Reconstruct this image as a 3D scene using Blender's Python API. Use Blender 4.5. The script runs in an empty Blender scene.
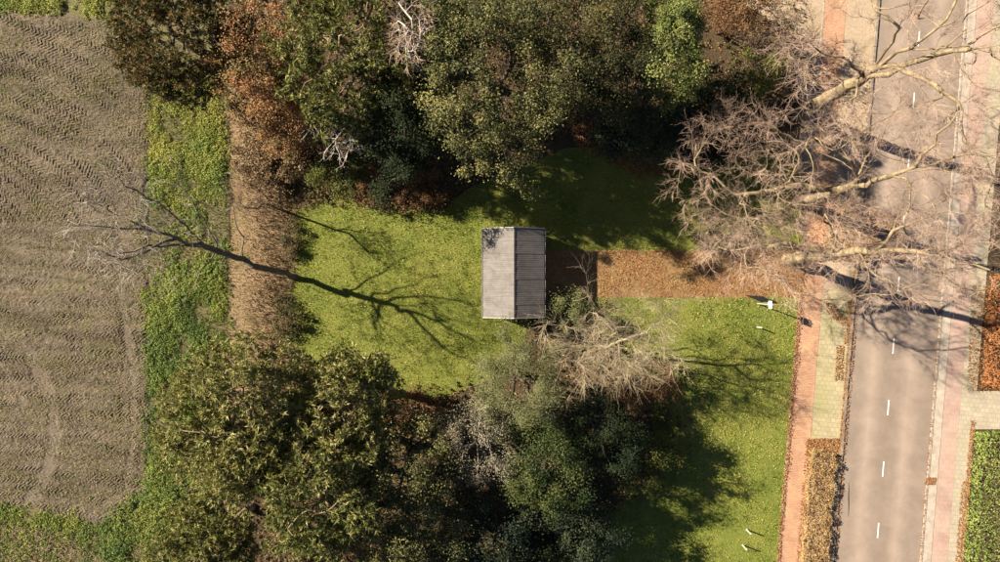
import bpy, math
import numpy as np
from mathutils import Vector

# ------------------------------------------------------------------ camera, sky, sun, exposure
SC = bpy.context.scene
COL = SC.collection
CAM_H = 44.0
K = 15.15                       # ground pixels (1000 px wide photo) per metre seen from CAM_H
cam_d = bpy.data.cameras.new('camera'); cam = bpy.data.objects.new('camera', cam_d); COL.objects.link(cam)
cam.location = (0, 0, CAM_H); cam.rotation_euler = (0, 0, 0)
cam_d.sensor_width = 36; cam_d.lens = 24; cam_d.clip_end = 6000; cam_d.clip_start = 0.5
SC.camera = cam
SUN_EL = math.radians(32.0)
SUN_AZ = math.radians(-69.5)    # clockwise from +Y
to_sun = Vector((math.sin(SUN_AZ) * math.cos(SUN_EL), math.cos(SUN_AZ) * math.cos(SUN_EL), math.sin(SUN_EL)))
W = bpy.data.worlds.new('World'); SC.world = W; W.use_nodes = True
wn = W.node_tree; bgn = wn.nodes['Background']
sky = wn.nodes.new('ShaderNodeTexSky'); sky.sky_type = 'NISHITA'; sky.sun_disc = False
sky.air_density = 0.45; sky.dust_density = 0.4; sky.sun_elevation = SUN_EL; sky.sun_rotation = SUN_AZ
wn.links.new(sky.outputs[0], bgn.inputs[0]); bgn.inputs[1].default_value = 0.05
sun_d = bpy.data.lights.new('sun', 'SUN'); sun = bpy.data.objects.new('sun', sun_d); COL.objects.link(sun)
sun_d.energy = 5.0; sun_d.angle = math.radians(0.55); sun_d.color = (1.0, 0.90, 0.745)
sun.rotation_euler = to_sun.to_track_quat('Z', 'Y').to_euler(); sun.location = (-40, 15, 40)
SC.view_settings.view_transform = 'Standard'; SC.view_settings.look = 'None'
SC.view_settings.gamma = 1.0; SC.view_settings.use_curve_mapping = False
SC.view_settings.exposure = 1.57

# ------------------------------------------------------------------ helpers
def P(px, py, z=0.0):
    f = (CAM_H - z) / CAM_H / K
    return np.array([(px - 500) * f, (281 - py) * f, z])

def link(o, parent=None):
    COL.objects.link(o)
    if parent is not None: o.parent = parent
    return o

def tag(o, label=None, cat=None, group=None, kind=None):
    if label: o['label'] = label
    if cat: o['category'] = cat
    if group: o['group'] = group
    if kind: o['kind'] = kind
    return o

def empty(name, loc, label, cat, group=None):
    o = bpy.data.objects.new(name, None); o.location = [float(v) for v in loc]; o.empty_display_size = 0.3
    COL.objects.link(o)
    return tag(o, label, cat, group)

def mesh_np(name, verts, faces, mats, var=None, smooth=False, matidx=None):
    """verts (n,3); faces (m,k) with one k"""
    verts = np.asarray(verts, dtype=np.float32); faces = np.asarray(faces, dtype=np.int32)
    me = bpy.data.meshes.new(name)
    m, k = faces.shape
    me.vertices.add(len(verts)); me.vertices.foreach_set('co', verts.ravel())
    me.loops.add(m * k); me.loops.foreach_set('vertex_index', faces.ravel())
    me.polygons.add(m)
    me.polygons.foreach_set('loop_start', np.arange(0, m * k, k, dtype=np.int32))
    me.polygons.foreach_set('loop_total', np.full(m, k, dtype=np.int32))
    me.polygons.foreach_set('use_smooth', np.full(m, smooth, dtype=bool))
    if not isinstance(mats, (list, tuple)): mats = [mats]
    for mt in mats: me.materials.append(mt)
    if matidx is not None: me.polygons.foreach_set('material_index', np.asarray(matidx, dtype=np.int32))
    if var is not None:
        a = me.attributes.new('var', 'FLOAT', 'POINT'); a.data.foreach_set('value', np.asarray(var, dtype=np.float32))
    me.update(calc_edges=True)
    return me

def obj(name, me, parent=None, loc=None):
    o = bpy.data.objects.new(name, me)
    if loc is not None: o.location = [float(v) for v in loc]
    return link(o, parent)

def pydata(name, v, f, mat):
    me = bpy.data.meshes.new(name); me.from_pydata([tuple(map(float, a)) for a in v], [], f); me.materials.append(mat); me.update()
    return me

def box_vf(x0, x1, y0, y1, z0, z1):
    v = [(x0, y0, z0), (x1, y0, z0), (x1, y1, z0), (x0, y1, z0), (x0, y0, z1), (x1, y0, z1), (x1, y1, z1), (x0, y1, z1)]
    f = [(0, 3, 2, 1), (4, 5, 6, 7), (0, 1, 5, 4), (1, 2, 6, 5), (2, 3, 7, 6), (3, 0, 4, 7)]
    return v, f

def box(name, x0, x1, y0, y1, z0, z1, mat, parent=None):
    v, f = box_vf(x0, x1, y0, y1, z0, z1)
    return obj(name, pydata(name, v, f, mat), parent)

def norm(a):
    return a / np.maximum(np.linalg.norm(a, axis=-1, keepdims=True), 1e-9)

def lattice(ix, iy, seed):
    h = np.sin(ix * 127.1 + iy * 311.7 + seed * 74.7) * 43758.5453
    return h - np.floor(h)

def vnoise(x, y, seed=0):
    x0 = np.floor(x); y0 = np.floor(y); fx = x - x0; fy = y - y0
    fx = fx * fx * (3 - 2 * fx); fy = fy * fy * (3 - 2 * fy)
    a = lattice(x0, y0, seed); b = lattice(x0 + 1, y0, seed); c = lattice(x0, y0 + 1, seed); d = lattice(x0 + 1, y0 + 1, seed)
    return (a * (1 - fx) + b * fx) * (1 - fy) + (c * (1 - fx) + d * fx) * fy

def fbm(x, y, seed=0, octv=3):
    s = 0; amp = 0.5
    for i in range(octv):
        s = s + amp * vnoise(x * 2 ** i, y * 2 ** i, seed + i * 13); amp *= 0.5
    return s / (1 - 0.5 ** octv)

def inside(pts, poly):
    x, y = pts[:, 0], pts[:, 1]; r = np.zeros(len(pts), bool); n = len(poly); j = n - 1
    for i in range(n):
        xi, yi = poly[i]; xj, yj = poly[j]
        c = ((yi > y) != (yj > y)) & (x < (xj - xi) * (y - yi) / (yj - yi + 1e-12) + xi)
        r ^= c; j = i
    return r

# ------------------------------------------------------------------ materials
def new_mat(name):
    m = bpy.data.materials.new(name); m.use_nodes = True
    nt = m.node_tree; b = nt.nodes['Principled BSDF']
    return m, nt, b

def ramp(nt, stops):
    r = nt.nodes.new('ShaderNodeValToRGB'); e = r.color_ramp.elements
    while len(e) < len(stops): e.new(0.5)
    for i, (p, c) in enumerate(stops): e[i].position = p; e[i].color = (*c, 1)
    return r

def noise(nt, scale, detail=4, rough=0.6, vec=None, dist=0.0):
    n = nt.nodes.new('ShaderNodeTexNoise'); n.inputs['Scale'].default_value = scale
    n.inputs['Detail'].default_value = detail; n.inputs['Roughness'].default_value = rough; n.inputs['Distortion'].default_value = dist
    if vec is not None: nt.links.new(vec, n.inputs['Vector'])
    return n

def mixc(nt, a, b, fac, mode='MIX'):
    m = nt.nodes.new('ShaderNodeMix'); m.data_type = 'RGBA'; m.blend_type = mode
    for sock, val in ((m.inputs[0], fac), (m.inputs[6], a), (m.inputs[7], b)):
        if hasattr(val, 'links') or isinstance(val, bpy.types.NodeSocket): nt.links.new(val, sock)
        elif isinstance(val, (int, float)): sock.default_value = val
        else: sock.default_value = (*val, 1)
    return m.outputs[2]

def pos_of(nt):
    g = nt.nodes.new('ShaderNodeNewGeometry'); return g.outputs['Position']

def ground_mat(name, big, small, s_big=0.35, s_small=7.0, fac=0.5, rough=0.95, bump=0.4, bscale=18.0, third=None):
    """two octaves of colour: 'big' patches and 'small' speckle"""
    m, nt, b = new_mat(name); p = pos_of(nt)
    n1 = noise(nt, s_big, 4, 0.6, p, 0.6); r1 = ramp(nt, big); nt.links.new(n1.outputs[0], r1.inputs[0])
    n2 = noise(nt, s_small, 5, 0.7, p); r2 = ramp(nt, small); nt.links.new(n2.outputs[0], r2.inputs[0])
    c = mixc(nt, r1.outputs[0], r2.outputs[0], fac)
    if third:
        n3 = noise(nt, third[0], 3, 0.6, p, 0.8); r3 = ramp(nt, [(third[1], (0, 0, 0)), (third[2], (1, 1, 1))]); nt.links.new(n3.outputs[0], r3.inputs[0])
        c = mixc(nt, c, third[3], r3.outputs[0])
    nt.links.new(c, b.inputs['Base Color']); b.inputs['Roughness'].default_value = rough
    b.inputs['Specular IOR Level'].default_value = 0.2
    nb = noise(nt, bscale, 4, 0.7, p); bp = nt.nodes.new('ShaderNodeBump'); bp.inputs['Strength'].default_value = bump
    bp.inputs['Distance'].default_value = 0.05
    nt.links.new(nb.outputs[0], bp.inputs['Height']); nt.links.new(bp.outputs[0], b.inputs['Normal'])
    return m

def plain_mat(name, col, rough=0.6, var=0.15, scale=6.0, metal=0.0, bump=0.0):
    m, nt, b = new_mat(name); p = pos_of(nt)
    n = noise(nt, scale, 5, 0.65, p)
    lo = tuple(c * (1 - var) for c in col); hi = tuple(min(1, c * (1 + var)) for c in col)
    r = ramp(nt, [(0.3, lo), (0.7, hi)]); nt.links.new(n.outputs[0], r.inputs[0]); nt.links.new(r.outputs[0], b.inputs['Base Color'])
    b.inputs['Roughness'].default_value = rough; b.inputs['Metallic'].default_value = metal; b.inputs['Specular IOR Level'].default_value = 0.3
    if bump:
        bp = nt.nodes.new('ShaderNodeBump'); bp.inputs['Strength'].default_value = bump; bp.inputs['Distance'].default_value = 0.02
        nt.links.new(n.outputs[0], bp.inputs['Height']); nt.links.new(bp.outputs[0], b.inputs['Normal'])
    return m

def leaf_mat(name, stops, rough=0.55, trans=0.3, spec=0.18):
    m, nt, b = new_mat(name)
    a = nt.nodes.new('ShaderNodeAttribute'); a.attribute_name = 'var'
    r = ramp(nt, stops); nt.links.new(a.outputs['Fac'], r.inputs[0])
    nt.links.new(r.outputs[0], b.inputs['Base Color']); b.inputs['Roughness'].default_value = rough; b.inputs['Specular IOR Level'].default_value = spec
    if trans > 0:
        t = nt.nodes.new('ShaderNodeBsdfTranslucent'); nt.links.new(r.outputs[0], t.inputs[0])
        mx = nt.nodes.new('ShaderNodeMixShader'); mx.inputs[0].default_value = trans
        nt.links.new(b.outputs[0], mx.inputs[1]); nt.links.new(t.outputs[0], mx.inputs[2])
        nt.links.new(mx.outputs[0], nt.nodes['Material Output'].inputs['Surface'])
    return m

def even(cols):
    n = len(cols); return [(i / max(1, n - 1), c) for i, c in enumerate(cols)]

M = {}
M['litter'] = ground_mat('wood_floor_litter', [(0.3, (0.035, 0.026, 0.015)), (0.7, (0.085, 0.06, 0.032))], [(0.3, (0.025, 0.02, 0.012)), (0.55, (0.08, 0.05, 0.026)), (0.75, (0.16, 0.10, 0.05))], 0.4, 9, 0.55, bump=0.8)
M['lawn'] = ground_mat('lawn_ground', [(0.25, (0.09, 0.115, 0.02)), (0.5, (0.16, 0.17, 0.03)), (0.75, (0.24, 0.21, 0.055))], [(0.3, (0.06, 0.09, 0.016)), (0.6, (0.18, 0.185, 0.04)), (0.8, (0.30, 0.235, 0.085))], 0.45, 8, 0.5, bump=0.6)
M['rough'] = ground_mat('rough_verge_ground', [(0.3, (0.10, 0.085, 0.045)), (0.7, (0.12, 0.12, 0.035))], [(0.3, (0.06, 0.06, 0.022)), (0.7, (0.20, 0.16, 0.085))], 0.5, 7, 0.5)
M['dry'] = ground_mat('dry_grass_ground', [(0.3, (0.19, 0.125, 0.065)), (0.7, (0.29, 0.205, 0.115))], [(0.3, (0.11, 0.07, 0.035)), (0.7, (0.34, 0.24, 0.14))], 0.5, 8, 0.5, third=(0.35, 0.5, 0.75, (0.15, 0.12, 0.045)))
M['drive'] = ground_mat('leafy_gravel', [(0.3, (0.15, 0.078, 0.033)), (0.7, (0.235, 0.135, 0.06))], [(0.3, (0.10, 0.05, 0.022)), (0.5, (0.20, 0.105, 0.045)), (0.75, (0.33, 0.21, 0.10))], 0.6, 10, 0.6, third=(0.45, 0.45, 0.7, (0.23, 0.165, 0.07)))
M['sand'] = ground_mat('sandy_verge_soil', [(0.3, (0.33, 0.245, 0.165)), (0.7, (0.42, 0.325, 0.23))], [(0.3, (0.23, 0.165, 0.10)), (0.7, (0.45, 0.345, 0.245))], 0.5, 6, 0.55, third=(0.6, 0.5, 0.75, (0.21, 0.165, 0.085)))
M['soil'] = ground_mat('field_soil', [(0.3, (0.08, 0.062, 0.04)), (0.7, (0.13, 0.102, 0.068))], [(0.3, (0.048, 0.037, 0.023)), (0.5, (0.11, 0.086, 0.056)), (0.7, (0.27, 0.215, 0.145))], 0.3, 10.0, 0.65, bump=1.0, bscale=24, third=(0.33, 0.55, 0.8, (0.11, 0.10, 0.045)))
nt = M['soil'].node_tree; b = nt.nodes['Principled BSDF']; src = b.inputs['Base Color'].links[0].from_socket
mp = nt.nodes.new('ShaderNodeMapping'); mp.inputs['Scale'].default_value = (0.16, 0.85, 1); mp.inputs['Rotation'].default_value = (0, 0, 0.07); nt.links.new(pos_of(nt), mp.inputs['Vector'])
nb_ = noise(nt, 1.0, 4, 0.6, mp.outputs[0], 0.5); rb_ = ramp(nt, [(0.32, (0.68, 0.66, 0.62)), (0.5, (1.0, 1.0, 1.0)), (0.7, (1.30, 1.26, 1.2))]); nt.links.new(nb_.outputs[0], rb_.inputs[0])
src = mixc(nt, src, rb_.outputs[0], 1.0, 'MULTIPLY')
at = nt.nodes.new('ShaderNodeAttribute'); at.attribute_name = 'var'
mu = nt.nodes.new('ShaderNodeMath'); mu.operation = 'MULTIPLY'; mu.inputs[1].default_value = 0.4; nt.links.new(at.outputs['Fac'], mu.inputs[0])
nt.links.new(mixc(nt, src, (0.20, 0.158, 0.118), mu.outputs[0]), b.inputs['Base Color'])
M['stone'] = plain_mat('grey_kerb_stone', (0.30, 0.25, 0.20), 0.85, 0.35, 3)
M['gutter'] = plain_mat('pale_gutter_concrete', (0.36, 0.30, 0.235), 0.85, 0.25, 2.5)
M['white_line'] = plain_mat('white_road_paint', (0.66, 0.63, 0.58), 0.6, 0.2, 5)

# asphalt with darker wheel lanes, stains and aggregate
SL = -0.083                                     # the road's drift: px of x per px of y
RD = norm(np.array([SL, -1.0, 0]))              # along the road (towards the bottom of the photo)
RN = np.array([-RD[1], RD[0], 0])
m, nt, b = new_mat('asphalt'); p = pos_of(nt)
dp = nt.nodes.new('ShaderNodeVectorMath'); dp.operation = 'DOT_PRODUCT'; dp.inputs[1].default_value = tuple(RN); nt.links.new(p, dp.inputs[0])
c0 = float(np.dot(P(886.5, 430), RN))
sb = nt.nodes.new('ShaderNodeMath'); sb.operation = 'SUBTRACT'; nt.links.new(dp.outputs['Value'], sb.inputs[0]); sb.inputs[1].default_value = c0
mr = nt.nodes.new('ShaderNodeMapRange'); mr.inputs[1].default_value = -3.0; mr.inputs[2].default_value = 3.0; nt.links.new(sb.outputs[0], mr.inputs[0])
cr = ramp(nt, [(p_, (0.262 * k_, 0.202 * k_, 0.156 * k_)) for p_, k_ in ((0.0, 0.95), (0.17, 0.98), (0.29, 1.24), (0.42, 0.95), (0.5, 0.90), (0.6, 0.98), (0.7, 1.24), (0.84, 0.98), (1.0, 0.92))])
nt.links.new(mr.outputs[0], cr.inputs[0])
n1 = noise(nt, 0.8, 5, 0.65, p, 0.4); r1 = ramp(nt, [(0.3, (0.80, 0.80, 0.80)), (0.7, (1.08, 1.07, 1.06))]); nt.links.new(n1.outputs[0], r1.inputs[0])
n2 = noise(nt, 26, 3, 0.7, p); r2 = ramp(nt, [(0.3, (0.82, 0.82, 0.82)), (0.7, (1.1, 1.1, 1.1))]); nt.links.new(n2.outputs[0], r2.inputs[0])
c = mixc(nt, cr.outputs[0], r1.outputs[0], 1.0, 'MULTIPLY'); c = mixc(nt, c, r2.outputs[0], 1.0, 'MULTIPLY')
nt.links.new(c, b.inputs['Base Color']); b.inputs['Roughness'].default_value = 0.85; b.inputs['Specular IOR Level'].default_value = 0.25
bp = nt.nodes.new('ShaderNodeBump'); bp.inputs['Strength'].default_value = 0.25; bp.inputs['Distance'].default_value = 0.01
nt.links.new(n2.outputs[0], bp.inputs['Height']); nt.links.new(bp.outputs[0], b.inputs['Normal'])
M['asphalt'] = m

def paver_mat(name, c1, c2, mortar, bw, bh, moss=None, moss_lo=0.5, moss_hi=0.7):
    m, nt, b = new_mat(name); p = pos_of(nt)
    mp = nt.nodes.new('ShaderNodeMapping'); mp.inputs['Rotation'].default_value = (0, 0, math.atan2(RN[1], RN[0]))
    mp.vector_type = 'TEXTURE'; nt.links.new(p, mp.inputs['Vector'])
    br = nt.nodes.new('ShaderNodeTexBrick'); nt.links.new(mp.outputs[0], br.inputs['Vector'])
    br.inputs['Scale'].default_value = 1.0; br.inputs['Brick Width'].default_value = bw; br.inputs['Row Height'].default_value = bh
    br.inputs['Mortar Size'].default_value = 0.010; br.inputs['Color1'].default_value = (*c1, 1); br.inputs['Color2'].default_value = (*c2, 1); br.inputs['Mortar'].default_value = (*mortar, 1)
    n1 = noise(nt, 1.1, 5, 0.7, p, 0.5); r1 = ramp(nt, [(0.3, (0.80, 0.80, 0.80)), (0.7, (1.12, 1.10, 1.08))]); nt.links.new(n1.outputs[0], r1.inputs[0])
    c = mixc(nt, br.outputs['Color'], r1.outputs[0], 1.0, 'MULTIPLY')
    if moss:
        n2 = noise(nt, 0.55, 5, 0.65, p, 0.6); r2 = ramp(nt, [(moss_lo, (0, 0, 0)), (moss_hi, (0.8, 0.8, 0.8))]); nt.links.new(n2.outputs[0], r2.inputs[0])
        c = mixc(nt, c, moss, r2.outputs[0])
    nt.links.new(c, b.inputs['Base Color']); b.inputs['Roughness'].default_value = 0.9; b.inputs['Specular IOR Level'].default_value = 0.2
    bp = nt.nodes.new('ShaderNodeBump'); bp.inputs['Strength'].default_value = 0.5; bp.inputs['Distance'].default_value = 0.01; bp.invert = True
    nt.links.new(br.outputs['Fac'], bp.inputs['Height']); nt.links.new(bp.outputs[0], b.inputs['Normal'])
    return m
M['brick_path'] = paver_mat('brick_path_pavers', (0.47, 0.265, 0.165), (0.40, 0.21, 0.13), (0.27, 0.17, 0.10), 0.21, 0.105, (0.46, 0.33, 0.18), 0.48, 0.8)
M['cycle'] = paver_mat('red_cycle_tiles', (0.385, 0.255, 0.205), (0.35, 0.23, 0.185), (0.31, 0.225, 0.175), 0.30, 0.30, (0.40, 0.31, 0.24), 0.38, 0.7)
M['tiles'] = paver_mat('grey_concrete_tiles', (0.39, 0.335, 0.25), (0.35, 0.30, 0.225), (0.28, 0.23, 0.15), 0.30, 0.30, (0.32, 0.29, 0.17), 0.45, 0.7)
M['moss_tiles'] = paver_mat('mossy_concrete_tiles', (0.42, 0.35, 0.22), (0.36, 0.30, 0.19), (0.26, 0.21, 0.11), 0.30, 0.30, (0.26, 0.24, 0.105), 0.40, 0.66)

G = lambda *c: even(c)
M['grass'] = leaf_mat('lawn_grass_blades', G((0.08, 0.15, 0.018), (0.19, 0.255, 0.03), (0.34, 0.365, 0.048), (0.48, 0.41, 0.13)), 0.55, 0.3, 0.15)
M['herb'] = leaf_mat('verge_herb_leaves', G((0.085, 0.135, 0.04), (0.145, 0.20, 0.05), (0.24, 0.28, 0.055), (0.38, 0.36, 0.085)), 0.55, 0.3)
M['straw'] = leaf_mat('straw_bits', G((0.14, 0.10, 0.055), (0.25, 0.18, 0.10), (0.40, 0.31, 0.19)), 0.7, 0.1)
M['clod'] = plain_mat('soil_clods', (0.15, 0.11, 0.07), 0.95, 0.35, 3)
M['bracken'] = leaf_mat('dry_bracken', G((0.08, 0.055, 0.025), (0.15, 0.095, 0.045), (0.25, 0.165, 0.085), (0.36, 0.27, 0.155)), 0.7, 0.15)
M['fallen'] = leaf_mat('fallen_leaves', G((0.13, 0.052, 0.02), (0.25, 0.105, 0.038), (0.34, 0.165, 0.062), (0.43, 0.28, 0.12)), 0.6, 0.15)
M['pale_leaf'] = leaf_mat('pale_fallen_leaves', G((0.30, 0.20, 0.07), (0.45, 0.34, 0.13), (0.50, 0.42, 0.24)), 0.6, 0.15)
M['oak'] = leaf_mat('olive_oak_leaves', G((0.028, 0.034, 0.012), (0.07, 0.075, 0.024), (0.14, 0.133, 0.042), (0.30, 0.265, 0.09)), 0.5, 0.2)
M['olive'] = leaf_mat('olive_leaves', G((0.03, 0.034, 0.013), (0.075, 0.07, 0.022), (0.15, 0.12, 0.04)), 0.55, 0.2)
M['greenmix'] = leaf_mat('mid_green_leaves', G((0.03, 0.05, 0.014), (0.06, 0.08, 0.02), (0.12, 0.125, 0.035), (0.2, 0.17, 0.06)), 0.45, 0.25)
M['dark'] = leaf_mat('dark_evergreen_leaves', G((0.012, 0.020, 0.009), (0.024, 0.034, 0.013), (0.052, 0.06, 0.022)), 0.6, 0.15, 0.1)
M['blue'] = leaf_mat('blue_green_leaves', G((0.014, 0.024, 0.015), (0.028, 0.04, 0.021), (0.07, 0.078, 0.034)), 0.55, 0.15, 0.15)
M['holly'] = leaf_mat('glossy_bright_leaves', G((0.04, 0.055, 0.014), (0.12, 0.14, 0.03), (0.25, 0.26, 0.075)), 0.5, 0.2, 0.2)
M['lime'] = leaf_mat('lime_hedge_leaves', G((0.09, 0.14, 0.025), (0.19, 0.25, 0.045), (0.32, 0.36, 0.10)), 0.5, 0.3)
M['yellowgreen'] = leaf_mat('yellow_green_leaves', G((0.06, 0.075, 0.015), (0.12, 0.13, 0.025), (0.21, 0.19, 0.045)), 0.45, 0.3)
M['copper'] = leaf_mat('copper_leaves', G((0.12, 0.06, 0.024), (0.26, 0.12, 0.045), (0.36, 0.19, 0.08), (0.18, 0.145, 0.05)), 0.55, 0.25)
M['orange'] = leaf_mat('orange_leaves', G((0.26, 0.10, 0.032), (0.42, 0.17, 0.06), (0.48, 0.26, 0.11)), 0.55, 0.25)
M['russet'] = leaf_mat('russet_leaves', G((0.08, 0.04, 0.02), (0.17, 0.085, 0.035), (0.25, 0.14, 0.06)), 0.6, 0.2)
M['beech'] = leaf_mat('brown_beech_leaves', G((0.14, 0.08, 0.035), (0.33, 0.20, 0.08), (0.50, 0.34, 0.16), (0.26, 0.21, 0.07)), 0.55, 0.25)
M['willow'] = leaf_mat('grey_green_leaves', G((0.09, 0.10, 0.035), (0.165, 0.17, 0.065), (0.27, 0.255, 0.12)), 0.55, 0.25)
M['pale'] = leaf_mat('pale_lichen_leaves', G((0.10, 0.085, 0.05), (0.19, 0.16, 0.10), (0.34, 0.30, 0.21)), 0.6, 0.15)
M['pine'] = leaf_mat('pine_needles', G((0.04, 0.055, 0.015), (0.125, 0.135, 0.034), (0.25, 0.235, 0.068), (0.40, 0.35, 0.14)), 0.55, 0.2)
M['pine_rust'] = leaf_mat('rusty_pine_needles', G((0.035, 0.042, 0.014), (0.085, 0.08, 0.026), (0.17, 0.13, 0.045), (0.34, 0.17, 0.07)), 0.55, 0.2)
M['under'] = leaf_mat('undergrowth_leaves', G((0.035, 0.04, 0.014), (0.075, 0.07, 0.022), (0.13, 0.09, 0.04), (0.20, 0.14, 0.07)), 0.6, 0.2)
M['bark_lean'] = plain_mat('grey_brown_bark', (0.15, 0.115, 0.08), 0.9, 0.35, 5, bump=0.5)
M['bark_dark'] = plain_mat('dark_bark', (0.085, 0.063, 0.045), 0.9, 0.35, 5, bump=0.5)
M['bark_oak'] = plain_mat('sunlit_oak_bark', (0.215, 0.16, 0.09), 0.9, 0.6, 3, bump=0.8)
M['twig_pink'] = plain_mat('pinkish_twigs', (0.32, 0.22, 0.16), 0.85, 0.3, 1.2)
M['twig_grey'] = plain_mat('grey_twigs', (0.32, 0.27, 0.215), 0.8, 0.35, 0.8)
M['twig_beige'] = plain_mat('beige_branches', (0.30, 0.24, 0.15), 0.8, 0.4, 1.0)
M['twig_brown'] = plain_mat('brown_stems', (0.17, 0.105, 0.065), 0.85, 0.3, 1.5)
M['deadwood'] = plain_mat('weathered_deadwood', (0.42, 0.37, 0.31), 0.8, 0.2, 2)

# ------------------------------------------------------------------ ground sheets
def sheet(name, poly_px, z, mat, jit=0.0, seed=1, step=0.5):
    rng = np.random.default_rng(seed)
    pts = []
    pp = [P(*q)[:2] for q in poly_px]
    for i in range(len(pp)):
        a, b_ = pp[i], pp[(i + 1) % len(pp)]; L = np.linalg.norm(b_ - a)
        n = max(1, int(L / step)) if jit > 0 else 1
        for t in range(n):
            q = a + (b_ - a) * t / n
            if jit > 0 and t > 0: q = q + (rng.random(2) - 0.5) * 2 * jit
            pts.append((q[0], q[1], z))
    o = obj(name, pydata(name, pts, [tuple(range(len(pts)))], mat))
    me = o.data
    if me.polygons[0].normal.z < 0: me.flip_normals()
    return tag(o, kind='structure')

def rx(x430, y): return x430 + SL * (y - 430)
def strip(name, xl, xr, z, mat, y0=-900, y1=1500):
    return sheet(name, [(rx(xl, y0), y0), (rx(xr, y0), y0), (rx(xr, y1), y1), (rx(xl, y1), y1)], z, mat)

g = bpy.data.objects.new('ground', pydata('ground', [(-2500, -2500, 0), (2500, -2500, 0), (2500, 2500, 0), (-2500, 2500, 0)], [(0, 1, 2, 3)], M['litter']))
link(g); tag(g, kind='structure')

LAWN = [(288, 205), (330, 196), (390, 203), (440, 212), (475, 185), (560, 150), (640, 140), (700, 165), (760, 150), (rx(790, 150), 150),
        (rx(790, 900), 900), (430, 900), (480, 600), (600, 520), (660, 470), (650, 400), (600, 330), (535, 318), (505, 372), (440, 400), (370, 400), (310, 360), (285, 335), (296, 270)]
lawn = sheet('lawn', LAWN, 0.006, M['lawn'], 0.12, 3)
rough = sheet('rough_verge', [(120, -500), (232, -500), (228, 100), (232, 330), (222, 400), (200, 620), (-900, 640), (-900, 500), (0, 500), (100, 520), (145, 495), (146, 200), (118, 20), (0, 12), (-900, 10), (-900, -500)], 0.004, M['rough'], 0.15, 4)
dry = sheet('dry_grass_strip', [(228, 60), (262, 80), (330, 150), (345, 190), (296, 210), (294, 270), (288, 340), (300, 370), (250, 395), (222, 420), (228, 330), (232, 200)], 0.008, M['dry'], 0.15, 5)
sandy = sheet('sandy_verge', [(rx(789, -800), -800), (740, -500), (735, 0), (790, 30), (800, 100), (798, 230), (rx(789.5, 240), 240)], 0.010, M['sand'], 0.1, 6)
drive = sheet('driveway', [(540, 251), (600, 250), (700, 251), (799, 249), (rx(790, 297), 297), (700, 297.5), (600, 298), (540, 299)], 0.012, M['drive'], 0.10, 7)
path = strip('brick_footpath', 789.5, 811.0, 0.030, M['brick_path'])
verge = strip('leafy_verge', 811.0, 841.0, 0.018, M['sand'])
vt = sheet('mossy_tile_bay', [(rx(812, 288), 288), (rx(840, 288), 288), (rx(840, 440), 440), (rx(812, 440), 440)], 0.026, M['moss_tiles'])
road = strip('road', 844.2, 930.0, 0.004, M['asphalt'])
gutter = strip('gutter_strip', 932.4, 941.0, 0.060, M['gutter'])
cyc = strip('cycle_path', 941.2, 957.6, 0.064, M['cycle'])
side = strip('tiled_sidewalk', 957.7, 973.0, 0.060, M['tiles'])
soil_r = strip('hedge_bed', 973.0, 1600, 0.020, M['litter'])
cross = sheet('driveway_crossing', [(rx(961, 391), 391), (1300, 388), (1300, 428), (rx(961, 429), 429)], 0.068, M['tiles'])

# kerb stones, one metre each
def kerb(name, xa, xb, z0, z1, mat):
    par = bpy.data.objects.new(name, None); COL.objects.link(par); tag(par, kind='structure')
    wid = (xb - xa) / K
    v, f = box_vf(-wid / 2 * 0.98, wid / 2 * 0.98, -0.492, 0.492, z0, z1)
    bev = 0.02
    v = [(a * (1 - (0.12 if c > z0 + 1e-6 else 0)), b2 * (1 - (0.01 if c > z0 + 1e-6 else 0)), c) for a, b2, c in v]
    me = pydata('kerb_stone', v, f, mat)
    ang = math.atan2(RD[1], RD[0]) - math.pi / 2
    rng = np.random.default_rng(5)
    c0_ = P(rx((xa + xb) / 2, 281), 281)
    for i in range(-24, 25):
        o = bpy.data.objects.new('kerb_stone', me); q = c0_ + RD * i
        o.location = (q[0] + rng.normal(0, 0.006), q[1], rng.normal(0, 0.004)); o.rotation_euler = (0, 0, ang + rng.normal(0, 0.004))
        link(o, par)
    return par
kerb('kerb_beside_verge', 841.2, 844.0, -0.05, 0.105, plain_mat('dirty_kerb_stone', (0.20, 0.16, 0.12), 0.9, 0.5, 2))
kerb('kerb_beside_gutter', 930.2, 932.3, -0.05, 0.085, M['stone'])
kerb('footpath_edging', 787.9, 789.4, -0.05, 0.045, M['stone'])

# centre line dashes
for k in range(-9, 16):
    y = 346 + 61.4 * k; xx = rx(886.3, y); c_ = P(xx, y)
    hl = 0.5; hw = 0.042
    q = [c_ + RD * a * hl + RN * b2 * hw for a, b2 in ((-1, -1), (1, -1), (1, 1), (-1, 1))]
    for w_ in q: w_[2] = 0.010
    o = obj('road_marking', pydata('road_marking', q, [(0, 1, 2, 3)], M['white_line']))
    if o.data.polygons[0].normal.z < 0: o.data.flip_normals()
    tag(o, kind='structure')
# thin tar crack left in the lane
q = []
rng = np.random.default_rng(8)
for i in range(13):
    y = 482 + i * 2.9; s_ = 0.03 * math.sin(math.pi * (i + 0.3) / 12.6) + 0.006
    a = P(849 - 0.02 * (y - 482) + rng.normal(0, 0.12), y); q.append((a - RN * s_, a + RN * s_))
v = []; f = []
for i, (a, b2) in enumerate(q):
    v += [(a[0], a[1], 0.0085), (b2[0], b2[1], 0.0085)]
    if i: f.append((2 * i - 2, 2 * i - 1, 2 * i + 1, 2 * i))
tag(obj('road_crack_seal', pydata('road_crack_seal', v, f, plain_mat('bitumen', (0.03, 0.028, 0.026), 0.6))), kind='structure')

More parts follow.
